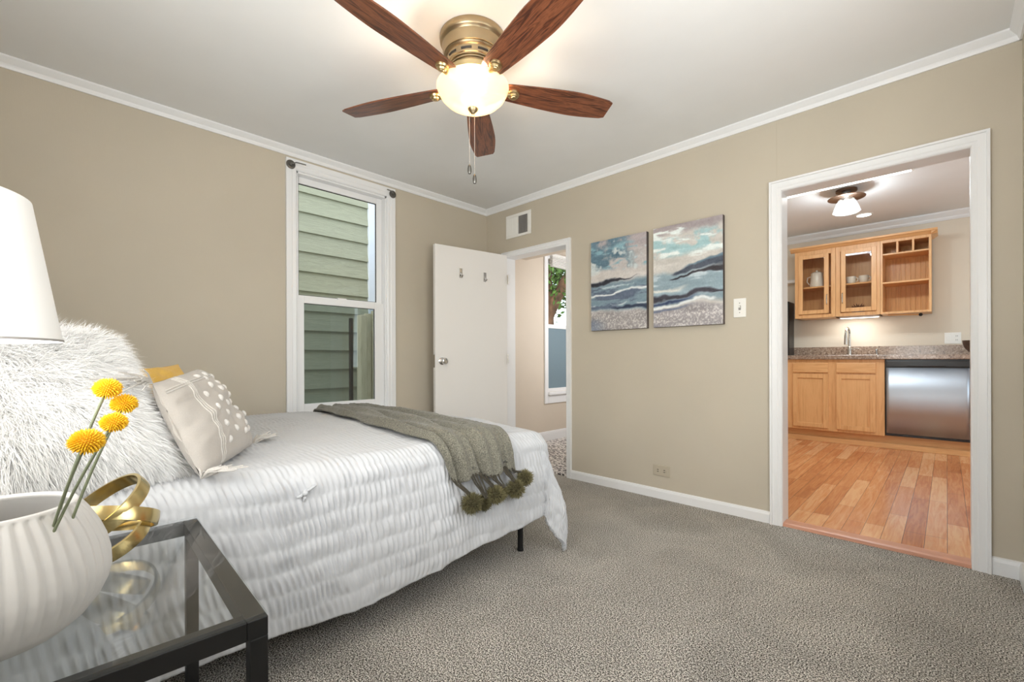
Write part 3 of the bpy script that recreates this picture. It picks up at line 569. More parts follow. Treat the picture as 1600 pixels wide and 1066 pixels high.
RC = .085
hy = np.array([-.4, .3, .47, .62, .86, 1.16, 1.38, 1.63, 1.72, 1.9]); hz = np.array([.17, .175, .168, .152, .138, .160, .212, .225, .245, .26])
def surf(a, b, puff=True):
    """sheet point -> space. a = metres past the near mattress edge (negative inward), b = metres past the foot edge"""
    a = np.asarray(a, float); b = np.asarray(b, float); Wd = BXR-BXL
    near = np.maximum(a, 0); far = np.maximum(-(a+Wd), 0); foot = np.maximum(b, 0)
    side = np.where(near > 0, near, far); sg = np.where(near > 0, 1, -1); rho = np.hypot(side, foot)+1e-9; th = np.arctan2(foot, side)
    q = np.minimum(rho/RC, PI/2); out = RC*np.sin(q); drop = RC*(1-np.cos(q))+np.maximum(rho-RC*PI/2, 0)
    hang = np.clip((rho-RC*PI/2)/.45, 0, 1.3); corner = np.sin(2*np.clip(th, 0, PI/2))**2
    out = out+hang*.008+corner*(.135*np.clip(rho/.45, 0, 1)**1.2-.03*np.clip(rho/.2, 0, 1)) + .012*np.sin(PI*np.clip(hang, 0, 1))*(1-corner)
    bx = np.clip(a, -Wd, 0)+BXR; by = np.minimum(b, 0)+BYF-.055
    x = bx+sg*out*np.cos(th)*(rho > 1e-6); y = by+out*np.sin(th)
    crown_ = .018*np.sin(PI*np.clip((bx-BXL)/Wd, 0, 1))
    ft = np.clip((b+.75)/.75, 0, 1); z = .655+crown_-drop-.024*ft*ft*(3-2*ft)
    e = (1-np.clip(hang, 0, 1)*.3)
    z = z+.012*vnoise(a*5+9, b*5+3, 77)*np.exp(-(rho/.05)**2)+.010*vnoise(a*2.2, b*2.2, 78)
    z = np.where((rho > .6) & (z < .02), .02+.3*(z-.02)*0, z)
    return np.stack([x, y, np.maximum(z, .012)], -1)
def nrm(a, b):
    e = .006; p = surf(a+e, b)-surf(a-e, b); q = surf(a, b+e)-surf(a, b-e); n = np.cross(p, q); return n/(np.linalg.norm(n, axis=-1, keepdims=True)+1e-9)
def comforter():
    nu, nv = 400, 780; Wd = BXR-BXL; s = np.linspace(0, 1, nu); b = np.linspace(-(BYF-.055-BYH-.03), .47, nv)
    S, B = np.meshgrid(s, b, indexing='ij'); yy = np.clip(B, -9, 0)+BYF
    ov = .662-np.interp(yy, hy, hz)-RC+RC*PI/2; ov = ov+.012*vnoise(B*9, B*0, 5)
    ov = np.where(B > 0, np.interp(B, [0, .12, .25, .47], [.43, .50, .53, .485]), ov)
    A = -(Wd+.48)+S*(Wd+.48+ov)
    P0 = surf(A, B); N = nrm(A, B)
    Aw = A+.05*vnoise(B*2.6, A*0+3, 31)+.02*vnoise(B*9, A*4, 33); row = np.floor(Aw/.068); fr = (Aw/.068)-row; env = np.sin(PI*fr)**.7
    hsh = (np.sin(row*12.9898)*43758.5453) % 1; ph = 2*PI*(B/.0205)+vnoise(B*16, row*3.7+.5, 9)*6+6.28*hsh+3*vnoise(A*12, B*9, 12)-A*np.clip(A*8, 0, 1)*(38+24*hsh)*(1+1.0*vnoise(B*4, A*3, 19))
    ridge = np.sin(ph)+.35*np.sin(2.1*ph+2*vnoise(A*20, B*20, 3)); hang = np.clip(A/.1, 0, 1)
    amp = (.0024+.0017*hang)*(1-.7*np.clip((S-.97)/.03, 0, 1)); d = env*.0030*hang+ridge*env*amp*(.25+1.3*(vnoise(A*9, B*9, 14)+.5)) + (.008*vnoise(A*7, B*9, 15)+.008*vnoise(A*3, B*16, 16)+.007*vnoise(A*26, B*30, 18))*(.35+.65*hang)
    d = d*(1-np.exp(-(A**2+B**2)/.0025))
    P1 = P0+N*d[..., None]
    o = arr_mesh('comforter', P1.reshape(-1, 3), gridq(nu, nv), 'comf', True)
    md = o.modifiers.new('thickness', 'SOLIDIFY'); md.thickness = .022; md.offset = -1
    tag(o, 'white puckered cotton comforter draped over the bed', 'comforter'); return o
cf = comforter()
tie = MB(); p = Vector(surf(np.array(.13), np.array(.62-BYF)))
for a, ll in ((.5, 1.1), (3.6, .7), (4.6, .8)):
    tie.tube([p, p+Vector((.010, .020*math.cos(a)*ll, .022*math.sin(a)*ll)), p+Vector((.006, .038*math.cos(a)*ll, .034*math.sin(a)*ll))], [.006, .005, .003], 6)
tie.ball(p+Vector((.01, 0, 0)), .010, 10, 6); tie.build('tie_knot', 'comf', cf)

def throw():
    A0, A1 = -1.72, .20; nu, nv = 240, 150; s = np.linspace(0, 1, nu); t = np.linspace(0, 1, nv); S, Tt = np.meshgrid(s, t, indexing='ij'); A = A0+(A1-A0)*S
    yl = np.interp(A, [-1.72, -1.4, -.9, -.4, .0, .1, .2], [1.36, 1.28, 1.17, 1.13, 1.12, 1.15, 1.19]); yr = np.interp(A, [-1.72, -1.3, -.5, .0, .1, .2], [1.63, 1.62, 1.60, 1.57, 1.555, 1.565])
    yl = yl+.006*np.sin(A*17); Y_ = yl+(yr-yl)*Tt; B = Y_-BYF
    q_ = Tt*3.4+.35*np.sin(A*2.3+1)+.9*vnoise(A*2.2, Tt*2.5, 55); fold = .032*(np.abs(np.sin(PI*q_))**.7-.5)+.007*np.sin(2*PI*(Tt*6.1)+2.2*A)+.010*vnoise(A*4, Tt*7, 51)
    edge = np.minimum(1, np.minimum(Tt, 1-Tt)/.05); off = .021+ (fold+.014)*edge + .004*vnoise(A*70, Tt*60, 52)
    A = A+ (.012*np.sin(Tt*14)+.01*vnoise(Tt*8, Tt*0, 53))*(S > .98); P1 = surf(A, B)+nrm(A, B)*off[..., None]
    o = arr_mesh('throw_blanket', P1.reshape(-1, 3), gridq(nu, nv), 'throw', True); md = o.modifiers.new('thickness', 'SOLIDIFY'); md.thickness = .010; md.offset = -1
    tag(o, 'grey olive chenille throw with pompom fringe across the foot of the bed', 'throw blanket'); return o, P1
th, TP = throw()
def pile(c, r, n, ln, w, spread=1.0):
    """short yarn strands on a ball; returns V,Q"""
    d = RNG.normal(0, 1, (n, 3)); d /= np.linalg.norm(d, axis=1)[:, None]; s = np.cross(d, RNG.normal(0, 1, (n, 3))); s /= np.linalg.norm(s, axis=1)[:, None]
    j = RNG.normal(0, .22*spread, (n, 3)); l = ln*RNG.uniform(.8, 1.1, n)[:, None]; p0 = c+d*r*.55; p1 = c+d*(r*.8)+j*r*.2; p2 = c+d*(r*.55)+(d+j)*l
    V = np.stack([p0-s*w, p0+s*w, p1+s*w, p1-s*w, p2-s*w*.5, p2+s*w*.5], 1).reshape(-1, 3); b = np.arange(n)[:, None]*6
    Q = np.concatenate([b+np.array([0, 1, 2, 3]), b+np.array([3, 2, 5, 4])], 0); return V, Q
poms = [(1.205, .409, .044), (1.292, .385, .034), (1.338, .415, .041), (1.395, .408, .034), (1.465, .414, .043), (1.528, .452, .038)]
for k, (py, pz, r) in enumerate(poms):
    px = -1.40 if k not in (1, 3) else -1.425; ph_ = MB().ball((px, py, pz), r*.72, 16, 10).build('pompom', 'pomcore', th)
    V, Q = pile(np.array([px, py, pz]), r, 1500, r*.46, .0011); arr_mesh('yarn', V, Q, 'pom', False, ph_)
mb = MB()
for k, (py, pz, r) in enumerate(poms):
    for q in (-.030, -.010, .012, .032):
        tt = min(.995, max(.005, (py+q*.7-1.19)/.36)); top = Vector(TP[-1, int(tt*149)]); end = Vector((-1.405, py+q*.25, pz+r*.7))
        mid = (top+end)/2+Vector((.006, .004*random.uniform(-1, 1), 0)); mb.tube([top+Vector((0, 0, .01)), top.lerp(mid, .5), mid, end], [.0042, .0036, .0034, .003], 6)
mb.build('fringe', 'strand', th)

# ------------------------------------------------------------------ pillows
def pillow_pts(C4, thick, n=44, pinch=.10):
    BL, BR, TL, TR = [np.array(c, float) for c in C4]; u, v = np.meshgrid(np.linspace(-1, 1, n), np.linspace(-1, 1, n), indexing='ij'); U = (u+1)/2; Vv = (v+1)/2
    # edges curve inward between the corners
    pu = u*(1-pinch*(1-v**2)*np.abs(u)**3*.6); pv = v*(1-pinch*(1-u**2)*np.abs(v)**3*.6); Ux = ((pu+1)/2)[..., None]; Vx = ((pv+1)/2)[..., None]
    P0 = BL*(1-Ux)*(1-Vx)+BR*Ux*(1-Vx)+TL*(1-Ux)*Vx+TR*Ux*Vx; nn = np.cross((BR-BL)+(TR-TL), (TL-BL)+(TR-BR)); nn /= np.linalg.norm(nn)
    h = thick*((1-u**4)*(1-v**4))**.55*(.72+.28*np.cos(u*PI/2)*np.cos(v*PI/2)); return P0, nn, h, u, v
def pillow_mesh(name, C4, thick, mat, n=44, wr=.006, parent=None, seed=1, pinch=.10):
    P0, nn, h, u, v = pillow_pts(C4, thick, n, pinch); w = wr*(vnoise(u*3+5, v*3+9, seed)+.6*vnoise(u*7, v*7, seed+1))*(1-(u*v)**2)
    A = P0+nn*(h+w)[..., None]; B = P0-nn*(h*.8)[..., None]; V = np.concatenate([A.reshape(-1, 3), B.reshape(-1, 3)]); q = gridq(n, n); Q = np.concatenate([q, q[:, ::-1]+n*n])
    o = arr_mesh(name, V, Q, mat, True, parent); bm = bmesh.new(); bm.from_mesh(o.data); bmesh.ops.remove_doubles(bm, verts=bm.verts, dist=1e-5); bmesh.ops.recalc_face_normals(bm, faces=bm.faces); bm.to_mesh(o.data); bm.free()
    return o, A, nn
def tassel(mb, p, d, n=26, L=.06):
    p = Vector(p); d = Vector(d).normalized()
    for k in range(n):
        j = Vector((random.gauss(0, .35), random.gauss(0, .35), random.gauss(0, .25))); e = p+(d+j)*L*random.uniform(.7, 1.1); e.z = max(e.z, .694); mb.tube([p, (p+e)/2+Vector((0, 0, .008)), e], [.0028, .0026, .0016], 5)
DC = [(-1.50, .295, .668), (-1.955, .555, .668), (-1.60, .200, .935), (-2.06, .395, .965)]
dp, DA_, dn = pillow_mesh('dotted_cushion', DC, .070, 'linen', wr=.016, seed=61, pinch=.02)
tag(dp, 'cream linen cushion with raised white dots and corner tassels', 'cushion')
n = DA_.shape[0]
def at(u, v): i = int(round((u+1)/2*(n-1))); j = int(round((v+1)/2*(n-1))); return Vector(DA_[i, j])
def nat(u, v):
    i = min(n-2, max(1, int(round((u+1)/2*(n-1))))); j = min(n-2, max(1, int(round((v+1)/2*(n-1))))); q = np.cross(DA_[i+1, j]-DA_[i-1, j], DA_[i, j+1]-DA_[i, j-1]); q = Vector(q).normalized()
    return q if q.dot(Vector(dn)) > 0 else -q
for iu, uu in enumerate((-.28, -.02, .24, .50, .74)):
    for iv, vv in enumerate((-.62, -.28, .06, .40, .70)):
        if vv > .6 and uu < -.2: continue
        vo = vv+(.15 if iu % 2 else 0); vo = min(vo, .82); c = at(uu, vo); nn_ = nat(uu, vo); rot = nn_.to_track_quat('Z', 'Y').to_matrix(); mb = MB()
        mb.ball((0, 0, 0), .0115, 14, 6, (1, 1, .6))
        for k in range(14):
            a = 2*PI*k/14; mb.ball((.0100*math.cos(a), .0100*math.sin(a), 0), .0022, 6, 4)
        mb.v = [tuple(rot @ Vector(q)+c) for q in mb.v]; mb.build('dot', 'tuft', dp)
mb = MB()
for off in (0, .045, .09):
    mb.tube([at(-.58+off, v_)+nat(-.58+off, v_)*.0006 for v_ in np.linspace(-.95, .95, 30)], .0022, 6); mb.tube([at(u_, .78-off*.9)+nat(u_, .78-off*.9)*.0006 for u_ in np.linspace(-.95, .95, 30)], .0022, 6)
mb.build('raised_stripes', 'stripe', dp)
for ci, dd in ((0, (.35, .6, -.2)), (1, (-.25, .75, -.05)), (2, (.3, -.4, .1))):
    mb = MB(); tassel(mb, DC[ci], dd, 34, .07); mb.build('tassel', 'stripe', dp)
yp, _, _ = pillow_mesh('yellow_cushion', [(-1.98, .24, .68), (-2.32, .47, .68), (-2.14, .15, .968), (-2.46, .40, .982)], .05, 'yellow', wr=.02, seed=71); tag(yp, 'mustard yellow cushion peeping out behind the dotted one', 'cushion')
wp, _, _ = pillow_mesh('bed_pillow', [(-1.66, -.30, .70), (-2.30, -.30, .70), (-1.66, -.12, .86), (-2.30, -.12, .86)], .08, 'comf', seed=81); tag(wp, 'plain white bed pillow behind the fur cushion', 'pillow')
FC = [(-1.500, -.27, .690), (-1.625, .268, .690), (-1.62, -.30, 1.10), (-1.765, .105, 1.050)]
fp, FA, fnn = pillow_mesh('fur_cushion', FC, .085, 'furskin', n=60, wr=.01, seed=91, pinch=.05)
tag(fp, 'large shaggy white faux fur cushion at the head of the bed', 'cushion')
def fur():
    n = 70000; g = FA.shape[0]; u = RNG.uniform(-1, 1, n); v = RNG.uniform(-1, 1, n); k = n//7; e = RNG.integers(0, 4, k); u[:k] = np.where(e == 0, -1, np.where(e == 1, 1, u[:k])); v[:k] = np.where(e == 2, 1, np.where(e == 3, -1, v[:k]))
    i = (u+1)/2*(g-1.001); j = (v+1)/2*(g-1.001); i0 = i.astype(int); j0 = j.astype(int); fi = (i-i0)[:, None]; fj = (j-j0)[:, None]
    p = FA[i0, j0]*(1-fi)*(1-fj)+FA[i0+1, j0]*fi*(1-fj)+FA[i0, j0+1]*(1-fi)*fj+FA[i0+1, j0+1]*fi*fj
    N = np.cross(FA[i0+1, j0]-FA[i0, j0], FA[i0, j0+1]-FA[i0, j0]); N /= (np.linalg.norm(N, axis=1)[:, None]+1e-9); N *= np.sign(N@fnn)[:, None]; N[np.abs(u) > .995] = fnn; N[np.abs(v) > .995] = fnn
    BL, BR, TL, TR = [np.array(c) for c in FC]; eu = (BR-BL)/np.linalg.norm(BR-BL); ev = (TL-BL)/np.linalg.norm(TL-BL)
    out = eu*(u[:, None]*1.0)+ev*(v[:, None]*.9); cl = vnoise(u*11+3, v*11+1, 17)[:, None]*.8; cl2 = vnoise(u*11+13, v*11+31, 18)[:, None]*.8
    d = N*.40+out*.42+eu*.15+np.array([0, 0, -.50])+eu*cl+ev*cl2+RNG.normal(0, .22, (n, 3)); d /= np.linalg.norm(d, axis=1)[:, None]
    L = RNG.uniform(.030, .058, n)[:, None]; s = np.cross(d, N+RNG.normal(0, .3, (n, 3))); s /= (np.linalg.norm(s, axis=1)[:, None]+1e-9); w = .00048
    g_ = np.array([0, 0, -.35])[None]; p0 = p-N*.003; p1 = p+N*L*.20+d*L*.35; p2 = p1+(d+g_*.4)*L*.4; p3 = p2+(d+g_+RNG.normal(0, .2, (n, 3)))*L*.35
    V = np.stack([p0-s*w, p0+s*w, p1+s*w, p1-s*w, p2+s*w*.8, p2-s*w*.8, p3-s*w*.15, p3+s*w*.15], 1).reshape(-1, 3); b = np.arange(n)[:, None]*8
    Q = np.concatenate([b+np.array([0, 1, 2, 3]), b+np.array([3, 2, 4, 5]), b+np.array([5, 4, 7, 6])], 0); arr_mesh('shag', V, Q, 'fur', True, fp)
fur()

# ------------------------------------------------------------------ nightstand
NX0, NX1, NY0, NY1, NZ = -1.385, -.775, -.345, .252, .60
ns = thing('nightstand', 'black metal side table with a glass top beside the bed', 'side table', ((NX0+NX1)/2-.010, (NY0+NY1)/2, 0), -.035); NL = ((NX0+NX1)/2, (NY0+NY1)/2, 0)
bw_ = .030
for z1, z0_, nm in ((NZ-.006, NZ-.036, 'top_frame'), (.16, .135, 'shelf_frame')):
    mb = MB(); mb.box(NX0, NX1, NY0, NY0+bw_, z0_, z1, .0015); mb.box(NX0, NX1, NY1-bw_, NY1, z0_, z1, .0015); mb.box(NX0, NX0+bw_, NY0+bw_, NY1-bw_, z0_, z1, .0015); mb.box(NX1-bw_, NX1, NY0+bw_, NY1-bw_, z0_, z1, .0015); local(mb, NL).build(nm, 'black', ns)
for a, b in ((NX0, NY0), (NX0, NY1-.026), (NX1-.026, NY0), (NX1-.026, NY1-.026)): local(MB().box(a, a+.026, b, b+.026, 0, NZ-.036, .0015), NL).build('leg', 'black', ns)
local(MB().box(NX0+.001, NX1-.001, NY0+.001, NY1-.001, NZ-.006, NZ, .001), NL).build('glass_top', 'tglass', ns); local(MB().box(NX0+.02, NX1-.02, NY0+.02, NY1-.02, .160, .166, .001), NL).build('glass_shelf', 'tglass', ns)

# ------------------------------------------------------------------ table lamp
LX, LY = -1.20, -.17
lp = thing('table_lamp', 'table lamp with a white tapered drum shade at the left edge', 'lamp', (LX, LY, NZ))
mb = MB(); mb.lathe([(.0001, .001), (.062, .001), (.064, .008), (.05, .02), (.06, .06), (.072, .12), (.064, .19), (.035, .25), (.018, .28), (.014, .30), (.0001, .30)], seg=40); mb.build('base', 'china', lp)
MB().tube([(0, 0, .30), (0, 0, .70)], .005, 10).build('stem', 'brass', lp); MB().ball((0, 0, .52), .030, 16, 10).tube([(0, 0, .40), (0, 0, .50)], .014, 12).build('bulb', 'plate', lp)
mb = MB(); mb.lathe([(.188, .436), (.149, .684), (.1475, .684), (.1865, .436), (.188, .436)], seg=72); mb.build('lamp_shade', 'shade', lp)
mb = MB()
for k in range(3):
    a = 2*PI*k/3; mb.tube([(0, 0, .678), (.148*math.cos(a), .148*math.sin(a), .678)], .0018, 6)
mb.build('shade_fitter', 'grille', lp); MB().lathe([(.1885, .434), (.1895, .434), (.1895, .438), (.1885, .438), (.1885, .434)], seg=72).build('shade_ring', 'grille', lp)
point('table_lamp_bulb_light', (LX, LY, NZ+.49), 2.2, .04, (1, .95, .88))

# ------------------------------------------------------------------ vase with flowers
VX, VY = -.980, -.060
vs = thing('vase', 'round ribbed matt white vase on the glass table', 'vase', (VX, VY, NZ))
prof = [(.055, 0), (.085, .003), (.103, .018), (.118, .038), (.127, .058), (.131, .078), (.130, .098), (.125, .122), (.116, .146), (.106, .166), (.096, .181), (.091, .187), (.086, .188), (.081, .184), (.088, .17), (.108, .13), (.120, .09), (.115, .05), (.09, .02), (.0001, .012)]
seg = 504; NR = 42; V = []
P_ = [(np.interp(t, np.linspace(0, 1, len(prof)), [p[0] for p in prof]), np.interp(t, np.linspace(0, 1, len(prof)), [p[1] for p in prof])) for t in np.linspace(0, 1, 77)]
for i in range(seg):
    a = 2*PI*i/seg
    for q, (r, z) in enumerate(P_):
        tt = q/76; env = sst(tt, .10, .19)*(1-sst(tt, .52, .56)); wob = .25*math.sin(a*5+z*30)+.12*math.sin(a*11-z*50); rib = 1-abs(((a*NR/(2*PI)+wob*.35) % 1)*2-1); rib = rib**.7
        rr = r-float(env)*.0048*(1-rib); V.append((rr*math.cos(a), rr*math.sin(a), z))
V = np.array(V); arr_mesh('ribbed_body', V, gridq(seg, 77, True), 'plaster', True, vs)
_fl = None
def upx(px, py, Z):
    a = px-800; b = 561.27-py; u = a+b*ROLL; w = b-a*ROLL; return Vector((0, 0, EYE))+(_F+_R*(u/700.64)+_U*(w/700.64))*Z
def flower(head, r, foot, label, bend=.02):
    f = thing('billy_button_flower', label, 'flower', foot, 0, 'yellow ball flowers in the vase'); h = head-Vector(foot); mid = h*.5+Vector((bend, -bend, 0))
    pts = [Vector((0, 0, 0)).lerp(mid, 0)]; 
    for k in range(13):
        t_ = k/12; pts.append((1-t_)**2*Vector((0, 0, 0))+2*t_*(1-t_)*mid+t_*t_*h)
    MB().tube(pts[1:], .0019, 8).build('stem', 'stem', f)
    hd = MB().ball(h, r*.80, 20, 14, (1, 1, .80)).build('flower_head', 'petalcore', f)
    n_ = 300; mbv = []; mbf = []; rr = r
    for k in range(n_):
        ct = 1-2*(k+.5)/n_; st = math.sqrt(1-ct*ct); a = k*2.39996; d = Vector((st*math.cos(a), st*math.sin(a), ct)); b1 = d.orthogonal().normalized(); b2 = d.cross(b1); c0 = h+Vector((d.x*rr*.76, d.y*rr*.76, d.z*rr*.60)); w_ = rr*.062; ln = rr*random.uniform(.26, .46); b = len(mbv)
        for q in range(5): mbv.append(c0+(b1*math.cos(q*1.2566)+b2*math.sin(q*1.2566))*w_)
        for q in range(5): mbv.append(c0+d*ln*.7+(b1*math.cos(q*1.2566)+b2*math.sin(q*1.2566))*w_*.9)
        mbv.append(c0+d*ln); mbf += [(b+q, b+(q+1) % 5, b+5+(q+1) % 5, b+5+q) for q in range(5)]+[(b+5+q, b+5+(q+1) % 5, b+10) for q in range(5)]
    me = MB().add(mbv, mbf, True); me.build('floret', 'petal', hd)
flower(upx(168, 607, .66), .0160, (VX+.01, VY+.045, NZ+.03), 'topmost yellow ball flower in the vase')
flower(upx(194, 631, .68), .0155, (VX+.02, VY+.055, NZ+.03), 'rightmost yellow ball flower, just under the topmost one')
flower(upx(178, 660, .64), .0150, (VX+.03, VY+.03, NZ+.03), 'yellow ball flower between the rightmost and the lowest one')
flower(upx(136, 690, .60), .0180, (VX-.02, VY+.05, NZ+.03), 'lowest and largest yellow ball flower in the vase')
flower(upx(-75, 690, .56), .0165, (VX+.03, VY-.02, NZ+.03), 'yellow ball flower leaning left out of the frame', -.02)

# ------------------------------------------------------------------ gold ring ornament
gc = upx(172, 828, .90); GX, GY = gc.x, gc.y
go = thing('knot_ornament', 'shiny gold interlaced ring ornament behind the vase', 'ornament', (GX, GY, NZ))
def band(c, r, rx, rz, w=.014, t=.0035, name='ring', sq=1.0):
    R_ = Matrix.Rotation(rz, 3, 'Z') @ Matrix.Rotation(rx, 3, 'X'); V = []; n_ = 72; prof_ = [(-t, -w), (t*.6, -w*.96), (t, 0), (t*.6, w*.96), (-t, w), (-t*1.2, 0)]
    for i in range(n_):
        a = 2*PI*i/n_
        for pr, pw in prof_:
            q = R_ @ Vector(((r+pr)*math.cos(a), (r+pr)*sq*math.sin(a), pw)); V.append((c[0]+q.x, c[1]+q.y, c[2]+q.z))
    m_ = len(prof_); Fs = [(i*m_+j, ((i+1) % n_)*m_+j, ((i+1) % n_)*m_+(j+1) % m_, i*m_+(j+1) % m_) for i in range(n_) for j in range(m_)]
    return MB().add(V, Fs, True).build(name, 'gold', go)
zc_ = 1-(828-561)/700*.90-NZ
band((-.014, -.010, zc_+.042), .080, math.radians(38), YAW-.55, .0135); band((-.010, 0, zc_+.022), .078, math.radians(-26), YAW+.25, .0135); band((.002, 0, .043), .062, math.radians(30), YAW-.35, .0135)

# ------------------------------------------------------------------ kitchen furniture
def panel_door(mb, x0, x1, z0, z1, y, fr=.05, d=.02):
    mb.box(x0, x0+fr, y-d, y, z0, z1, .003); mb.box(x1-fr, x1, y-d, y, z0, z1, .003); mb.box(x0+fr, x1-fr, y-d, y, z0, z0+fr, .003); mb.box(x0+fr, x1-fr, y-d, y, z1-fr, z1, .003)
FYK = 6.32
bc = thing('base_cabinet', 'maple sink base cabinet with two shaker doors', 'cabinet', (-1.0, FYK+.3, 0)); o3 = (-1.0, FYK+.3, 0)
local(MB().box(-1.75, -.485, FYK, FYK+.62, .15, .985, .002), o3).build('body', 'cab', bc); local(MB().box(-1.75, -.49, FYK+.07, FYK+.6, 0.012, .15), o3).build('toe_kick', 'cabx', bc)
for x0, x1 in ((-1.348, -.992), (-.915, -.560), (-1.76, -1.42)):
    dd = MB(); panel_door(dd, x0, x1, .182, .814, FYK, .05); d_ = local(dd, o3).build('door', 'cab', bc); local(MB().box(x0+.048, x1-.048, FYK-.009, FYK-.001, .23, .766), o3).build('centre_panel', 'cab', d_)
    local(MB().box(x0, x1, FYK-.02, FYK, .832, .945, .004), o3).build('drawer_front', 'cabx', bc)
kb = struct(box('baseboard_kitchen', 'cabx', -1.76, KX1, FYK+.045, FYK+.06, .012, .068, .003), 'maple strip along the toe kick'); 
dw = thing('dishwasher', 'stainless steel dishwasher with black control strip', 'dishwasher', (-.155, FYK+.3, 0)); o3 = (-.155, FYK+.3, 0)
local(MB().box(-.480, .170, FYK+.005, FYK+.6, .16, .985), o3).build('body', 'blackgloss', dw)
V = []; nx = 24
for i in range(nx+1):
    x = -.470+.632*i/nx; yb = FYK-.018-.004*math.sin(PI*i/nx)**.5
    V += [(x, yb, .190), (x, yb-.002, .55), (x, yb, .895)]
V = [(a+.155, b-FYK-.3, c) for a, b, c in V]; arr_mesh('steel_door', V, gridq(nx+1, 3), 'steel', True, dw).modifiers.new('t', 'SOLIDIFY').thickness = .012
mb = MB(); V = []; 
mb.box(-.473, .165, FYK-.030, FYK+.005, .905, .972, .006); mb.box(-.30, .0, FYK-.036, FYK-.026, .912, .928, .004); local(mb, o3).build('control_strip', 'blackgloss', dw)
local(MB().box(-.49, .17, FYK+.07, FYK+.08, .012, .155), o3).build('toe_panel', 'cabx', dw)
bc2 = thing('base_cabinet', 'maple base cabinet right of the dishwasher', 'cabinet', (1.1, FYK+.3, 0)); local(MB().box(.175, KX1-.01, FYK, FYK+.62, .15, .985, .002), (1.1, FYK+.3, 0)).build('body', 'cab', bc2); local(MB().box(.175, KX1-.01, FYK+.07, FYK+.6, .012, .15), (1.1, FYK+.3, 0)).build('toe_kick', 'cabx', bc2)
dd = MB(); panel_door(dd, .20, .62, .182, .945, FYK, .05); local(dd, (1.1, FYK+.3, 0)).build('door', 'cab', bc2)
ct = thing('countertop', 'brown granite worktop with matching backsplash', 'countertop', (-.3, 6.6, 0.985)); o3 = (-.3, 6.6, .985)
local(MB().box(-1.76, -1.02, FYK-.035, KY-.002, .986, 1.034, .006).box(-.55, KX1-.01, FYK-.035, KY-.002, .986, 1.034, .006).box(-1.02, -.55, FYK-.035, 6.42, .986, 1.034, .004).box(-1.02, -.55, 6.80, KY-.002, .986, 1.034, .004), o3).build('slab', 'granite', ct); local(MB().box(-1.76, KX1-.01, KY-.022, KY-.001, 1.034, 1.142, .003), o3).build('backsplash', 'granite', ct)
sk = thing('sink', 'undermount steel sink in the granite worktop', 'sink', (-.785, 6.61, .85)); mb = MB(); o3 = (-.785, 6.61, .85)
mb.box(-1.02, -.55, 6.42, 6.80, .992, .996).v.clear(); mb = MB(); mb.box(-1.03, -1.02, 6.41, 6.81, .99, 1.03).box(-.55, -.54, 6.41, 6.81, .99, 1.03).box(-1.03, -.54, 6.41, 6.42, .99, 1.03).box(-1.03, -.54, 6.80, 6.81, .99, 1.03).box(-1.02, -.55, 6.42, 6.80, .988, .992); local(mb, o3).build('basin', 'steel', sk)
fx, fy = -.86, 6.86
fc = thing('faucet', 'tall brushed nickel gooseneck faucet over the sink', 'faucet', (fx, fy, 1.034)); mb = MB(); mb.lathe([(.0001, 0), (.027, 0), (.027, .008), (.021, .012), (.021, .10), (.014, .11), (.0001, .11)], seg=24)
pts = [(0, 0, .10), (0, 0, .26)]+[(-.008*(1-math.cos(a)), -.075*(1-math.cos(a)), .26+.075*math.sin(a)) for a in np.linspace(.1, PI, 12)]+[(-.016, -.15, .235)]
mb.tube(pts, .0125, 14); mb.build('body', 'nickel', fc); MB().tube([(-.016, -.15, .245), (-.017, -.152, .13)], [.0155, .019], 16).build('spray_head', 'nickel', fc); MB().tube([(.02, 0, .075), (.05, -.01, .085), (.10, -.02, .080)], [.010, .007, .006], 10).build('lever', 'nickel', fc)
sd = thing('soap_dispenser', 'small nickel soap dispenser right of the faucet', 'soap dispenser', (-.60, 6.86, 1.034)); MB().lathe([(.0001, 0), (.018, 0), (.018, .006), (.011, .01), (.011, .05), (.014, .055), (.014, .075), (.0001, .078)], seg=18).build('body', 'nickel', sd); MB().tube([(0, 0, .068), (0, -.03, .07), (0, -.05, .062)], .006, 8).build('nozzle', 'nickel', sd)
ol = thing('wall_outlet', 'white double gang outlet above the kitchen worktop', 'outlet', (.047, KY, 1.217)); MB().box(-.066, .066, -.006, 0, -.062, .062, .003).build('plate', 'plate', ol); MB().box(-.045, -.018, -.009, -.005, -.03, .03, .002).build('switch_rocker', 'plate', ol)
for zz in (-.022, .022): MB().box(.018, .046, -.008, -.005, zz-.016, zz+.016, .003).build('socket', 'plate', ol); MB().box(.025, .028, -.009, -.0075, zz-.004, zz+.008).box(.036, .039, -.009, -.0075, zz-.004, zz+.008).build('slot', 'dark', ol)
bo = thing('bowl', 'dark brown glazed bowl at the right end of the worktop', 'bowl', (.235, 6.62, 1.034)); MB().lathe([(.0001, .001), (.04, .001), (.045, .008), (.075, .03), (.105, .07), (.118, .115), (.122, .145), (.115, .145), (.110, .115), (.098, .075), (.06, .035), (.0001, .02)], seg=40).build('bowl_body', 'darkbowl', bo)

